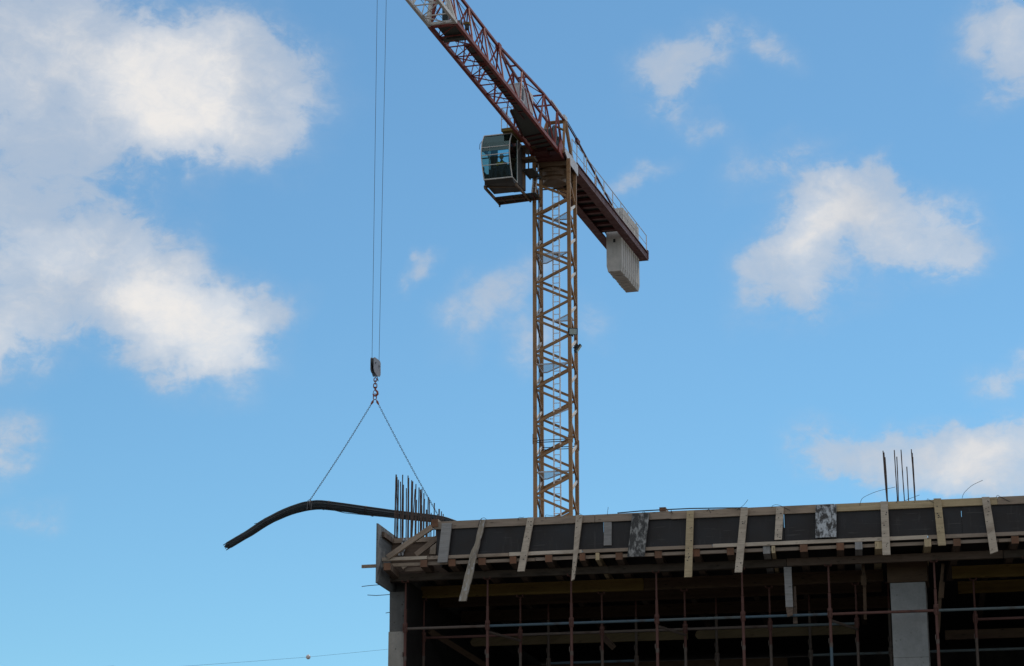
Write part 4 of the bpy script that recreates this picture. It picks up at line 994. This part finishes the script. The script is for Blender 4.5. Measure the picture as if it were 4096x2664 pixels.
# hoist rope (two falls)
m = MB()
for (xb, yb, xt, b) in ((1488, 1440, 1509, -.45), (1516, 1450, 1545, .45)):
    q0 = S(sB(xb, yb, TB + b * .7)[0], TB + b * .7, sB(xb, yb, TB + b * .7)[1]); pt, z_ = sB(xt, 0, TB + b)
    q1 = S(pt, TB + b, z_); m.tube([q0, q0 + (q1 - q0) * ((ZJ - .1 - q0.z) / (q1.z - q0.z))], .008, 6)
tag(m.build('hoist_rope', MT['rope']), 'pair of thin steel hoist ropes running up from the hook block out of the photo', 'rope')
HY = hk.y
def PY(x, y, yy=None):
    r = ray(x, y); return CAM + r * ((yy or HY) / r.y)
sl = empty('chain_sling', PY(1500, 1600), 'two-leg chain sling hanging from the red hook, spread down to the rebar bundle', 'chain sling')
m = MB(); link(m, PY(1499.5, 1587), Z, 0, .1, .05, .017, Vector((1, 0, 0))); m.build('master_link', MT['hook'], sl, True)
legs = [((1494, 1602), (1240, 2000), 0), ((1506, 1602), (1762, 2078), 0)]
for (a, b, _) in legs:
    p0, p1 = PY(*a), PY(*b); d = (p1 - p0); L = d.length; d.normalize(); s1 = d.cross(Vector((0, 1, 0))).normalized(); s2 = d.cross(s1)
    m = MB(); n = int(L / .066)
    for k in range(n):
        t = (k + .5) / n; c = p0.lerp(p1, t) - Z * .12 * math.sin(math.pi * t) * (.5)
        link(m, c, d, 0, .045, .018, .0065, s1 if k % 2 else s2)
    m.build('chain_leg', MT['chain'], sl)
    m = MB(); m.tube([p0 + Vector((0, 0, .02)), p0 + d * .06, p0 + d * .16], .03, 8, rs=[.015, .04, .022]); m.build('shortening_hook', MT['hook'], sl, True)
# rebar bundle
path = [(905, 2186), (955, 2156), (1001, 2129), (1065, 2087), (1141, 2050), (1200, 2030), (1240, 2022), (1286, 2019), (1373, 2029), (1460, 2041), (1577, 2056), (1664, 2066), (1751, 2076), (1803, 2090), (1900, 2130), (2010, 2190)]
ctr = [PY(x, y) for x, y in path]
def cr(P4, t):
    p0, p1, p2, p3 = P4; return .5 * ((2 * p1) + (p2 - p0) * t + (2 * p0 - 5 * p1 + 4 * p2 - p3) * t * t + (3 * p1 - p0 - 3 * p2 + p3) * t ** 3)
dense = []
for i in range(len(ctr) - 1):
    q = [ctr[max(i - 1, 0)], ctr[i], ctr[i + 1], ctr[min(i + 2, len(ctr) - 1)]]
    for k in range(3): dense.append(cr(q, k / 3))
dense.append(ctr[-1])
m = MB(); nbar = 95
for k in range(nbar):
    rr = .142 * math.sqrt((k + .5) / nbar); an = k * 2.39996; tw = random.uniform(-.25, .25); ph = random.uniform(0, 6.28); st = random.choice([0, 0, 0, 1]); jx = random.uniform(-.16, .07)
    pts = []
    for i in range(st * 0, len(dense)):
        t = (dense[min(i + 1, len(dense) - 1)] - dense[max(i - 1, 0)]).normalized(); a = t.cross(Vector((0, 1, 0))).normalized(); b = t.cross(a)
        f = 1.0
        s = i / (len(dense) - 1)
        f = .80 + .20 * min(1, max(0, (s - .08) / .25)); f -= .12 * min(1, max(0, (s - .5) / .3))
        if .3 < s < .5: f += .08 * math.sin((s - .3) * 15)
        for c0 in (.1, .22, .40, .66): f -= .05 * math.exp(-((s - c0) / .015) ** 2)
        an2 = an + tw * s * 2 + .12 * math.sin(s * 9 + ph)
        p = dense[i] + a * rr * f * math.cos(an2) * 1.0 + b * rr * f * math.sin(an2)
        if i == 0: p -= t * jx
        pts.append(p)
    m.tube(pts, .0125, 5)
bun = tag(m.build('rebar_bundle', MT['bundle']), 'long sagging bundle of dark steel reinforcing bars hanging from the chain sling', 'rebar bundle')
def ring(idx, r, tail=None, mat='wire', w=.012):
    p = dense[idx]; t = (dense[idx + 1] - dense[idx - 1]).normalized(); a = t.cross(Vector((0, 1, 0))).normalized(); b = t.cross(a)
    m = MB()
    for q in range(2): m.tube([p + t * (q * .03) + a * r * math.cos(2 * math.pi * k / 16) + b * r * math.sin(2 * math.pi * k / 16) for k in range(16)], w, 5, closed=True)
    if tail: m.tube([PY(x, y, HY - .2) for x, y in tail], .010, 5)
    m.build('tie_wire' if mat == 'wire' else 'choker_chain', MT[mat], bun)
ring(4, .115); ring(9, .122, [(1060, 2085), (1045, 2082), (1030, 2092), (1017, 2095)]); ring(18, .150, None, 'chain', .016)
ring(22, .150, [(1285, 2036), (1295, 2040), (1300, 2036)]); ring(27, .142, [(1475, 2060), (1490, 2066), (1502, 2062)]); ring(33, .130)
m = MB(); m.tube([PY(x, y, HY - .2) for x, y in [(1330, 2040), (1380, 2052), (1440, 2058), (1520, 2066), (1600, 2070)]], .012, 5); m.build('loose_bar', MT['bundle'], bun)
m = MB(); m.tube([PY(x, y, HY - .18) for x, y in [(1228, 2038), (1232, 2002), (1240, 1998), (1248, 2006), (1244, 2036)]], .014, 5); m.build('choker_chain', MT['chain'], bun)

# ---- floodlights on the mast
def flood(cx, cy, face, label, w=.32, h=.27):
    r = ray(cx, cy); t = (MY - 1.0) / r.y; c = CAM + r * t
    root = empty('floodlight', c - Z * .2, label, 'floodlight', 'floodlights on the mast')
    f = Vector(face).normalized(); s = f.cross(Z).normalized(); u = s.cross(f)
    m = MB(); m.box(c, s * w, u * h, f * .035); m.box(c - f * .07, s * w * .7, u * h * .65, f * .04)
    for q in range(5): m.box(c - f * .12 + s * (q - 2) * .09, u * h * .55, f * .02, s * .012)
    m.build('housing', MT['black'], root)
    m = MB(); m.box(c + f * .038, s * w * .82, u * h * .78, f * .006); m.build('lens', MT['lampglass'], root)
    m = MB(); m.bar(c - f * .04 - u * h - Z * .05, c - f * .2 - Z * h * .9, .05, .05); m.tube([c - s * w - f * .02, c - s * w - f * .12 + u * .0, c - f * .2 - u * h * .5, c + s * w - f * .12, c + s * w - f * .02], .018, 6)
    m.build('bracket', MT['black'], root)
flood(2292, 1326, (.15, -1, -.28), 'square black floodlight with a glass face turned to the viewer, clamped on the mast', .19, .15)
flood(2313, 1394, (.88, -.15, -.62), 'black floodlight seen edge-on, tilted outwards from the right of the mast', .14, .19)

# ---- operator
def person():
    base = S(-1.58, -2.62, 35.99)
    f = -jB; s = jP
    def q(a, b, c): return base + s * a + f * b + Z * c     # right, forward, up
    V = [q(0, 0, 0), q(0, .02, .22), q(0, .03, .42), q(0, .05, .50), q(0, .07, .60)]
    E = [(0, 1), (1, 2), (2, 3), (3, 4)]; Rr = [.16, .15, .17, .065, .07]
    for sg in (-1, 1):
        o = len(V)
        V += [q(sg * .19, .03, .40), q(sg * .25, .10, .16), q(sg * .30, .33, .14), q(sg * .31, .40, .14)]
        Rr += [.075, .055, .042, .03]; E += [(2, o), (o, o + 1), (o + 1, o + 2), (o + 2, o + 3)]
        for k in range(4): V.append(q(sg * (.28 + .02 * k), .47 + .01 * (k % 2), .13)); Rr.append(.010); E.append((o + 3, len(V) - 1))
        V.append(q(sg * .265, .43, .15)); Rr.append(.011); E.append((o + 3, len(V) - 1))
        o = len(V)
        V += [q(sg * .1, .06, -.02), q(sg * .14, .45, .0), q(sg * .14, .50, -.38), q(sg * .14, .62, -.42)]
        Rr += [.1, .075, .05, .04]; E += [(0, o), (o, o + 1), (o + 1, o + 2), (o + 2, o + 3)]
    me = bpy.data.meshes.new('person'); me.from_pydata([tuple(v - base) for v in V], E, []); ob = bpy.data.objects.new('person', me); COL.objects.link(ob); ob.location = base
    md = ob.modifiers.new('skin', 'SKIN'); md.use_smooth_shade = True
    for i, sv in enumerate(me.skin_vertices[0].data): sv.radius = (Rr[i], Rr[i]); sv.use_root = (i == 0)
    ob.modifiers.new('sub', 'SUBSURF').levels = 1; ob.modifiers['sub'].render_levels = 1
    me.materials.append(MT['jacket'])
    tag(ob, 'crane operator in a dark jacket with a yellow scarf seated inside the glazed cab', 'person')
    h = MB(); c = q(0, .10, .70); h.sphere(c, .105, 14, 10, (.82, .95, 1.18)); h.sphere(c + f * .1 - Z * .01, .022, 6, 4)
    for sg in (-1, 1): h.sphere(c + s * sg * .088, .028, 6, 4, (.4, 1, 1)); h.sphere(c + s * sg * .035 + f * .088 + Z * .02, .012, 6, 4, m=1)
    h.box(c + f * .098 - Z * .055, s * .025, f * .004, Z * .006, m=1); h.build('head', [MT['skin'], MT['hair']], ob, True)
    h = MB(); h.sphere(c - f * .02 + Z * .03, .11, 14, 10, (.84, .92, 1.08)); h.build('hair', MT['hair'], ob, True)
    h = MB(); h.tube([q(-.12, .16, .42), q(-.02, .2, .36), q(.10, .16, .42)], .06, 8); h.sphere(q(-.16, .17, .36), .07, 8, 6); h.build('scarf', MT['yellow'], ob, True)
person()

# ---- overhead wire with lamp globe, and street lamps whose heads show at the bottom edge
YW = 52
m = MB(); pts = [(-300, 2740), (300, 2695), (760, 2663), (1000, 2646), (1234, 2628), (1400, 2612), (1560, 2596), (1800, 2571)]
m.tube([PY(x, y, YW) for x, y in pts], .0025, 5); tag(m.build('overhead_wire', MT['wire']), 'very thin overhead wire in the sky left of the corner wall', 'wire')
c = PY(1233, 2628, YW); m = MB(); m.sphere(c, .052, 18, 12); m.tube([c + Z * .04, c + Z * .056], .012, 8)
tag(m.build('lamp_globe', MT['globe'], None, True), 'small pale round globe on the thin overhead wire', 'lamp globe')
def street_lamp(x, y, dist, label, dirx):
    top = PY(x, y, dist); base = Vector((top.x - dirx * 1.2, top.y, 0)); root = empty('street_lamp', base, label, 'street lamp', 'street lamps beyond the bottom edge')
    h = top.z
    m = MB(); m.tube([base, base + Z * 2, base + Z * (h - .45)], .08, 12, rs=[.09, .075, .05]); m.build('pole', MT['galv'], root, True)
    m = MB(); m.tube([base + Z * (h - .5), base + Z * (h - .2) + Vector((dirx * .2, 0, 0)), Vector((top.x - dirx * .35, top.y, h - .07))], .03, 8); m.build('arm', MT['galv'], root, True)
    m = MB(); cc = Vector((top.x, top.y, h - .06)); m.tube([cc - Vector((dirx * .4, 0, .04)), cc - Vector((dirx * .25, 0, 0)), cc, cc + Vector((dirx * .18, 0, -.02)), cc + Vector((dirx * .25, 0, -.05))], .08, 12, rs=[.03, .06, .075, .06, .02]); m.build('lamp_head', MT['teal'], root, True)
street_lamp(452, 2666, 60, 'grey street lamp whose head tip shows at the bottom edge, the right of two', 1)
street_lamp(70, 2672, 60, 'grey street lamp barely touching the bottom edge near the left corner', 1)
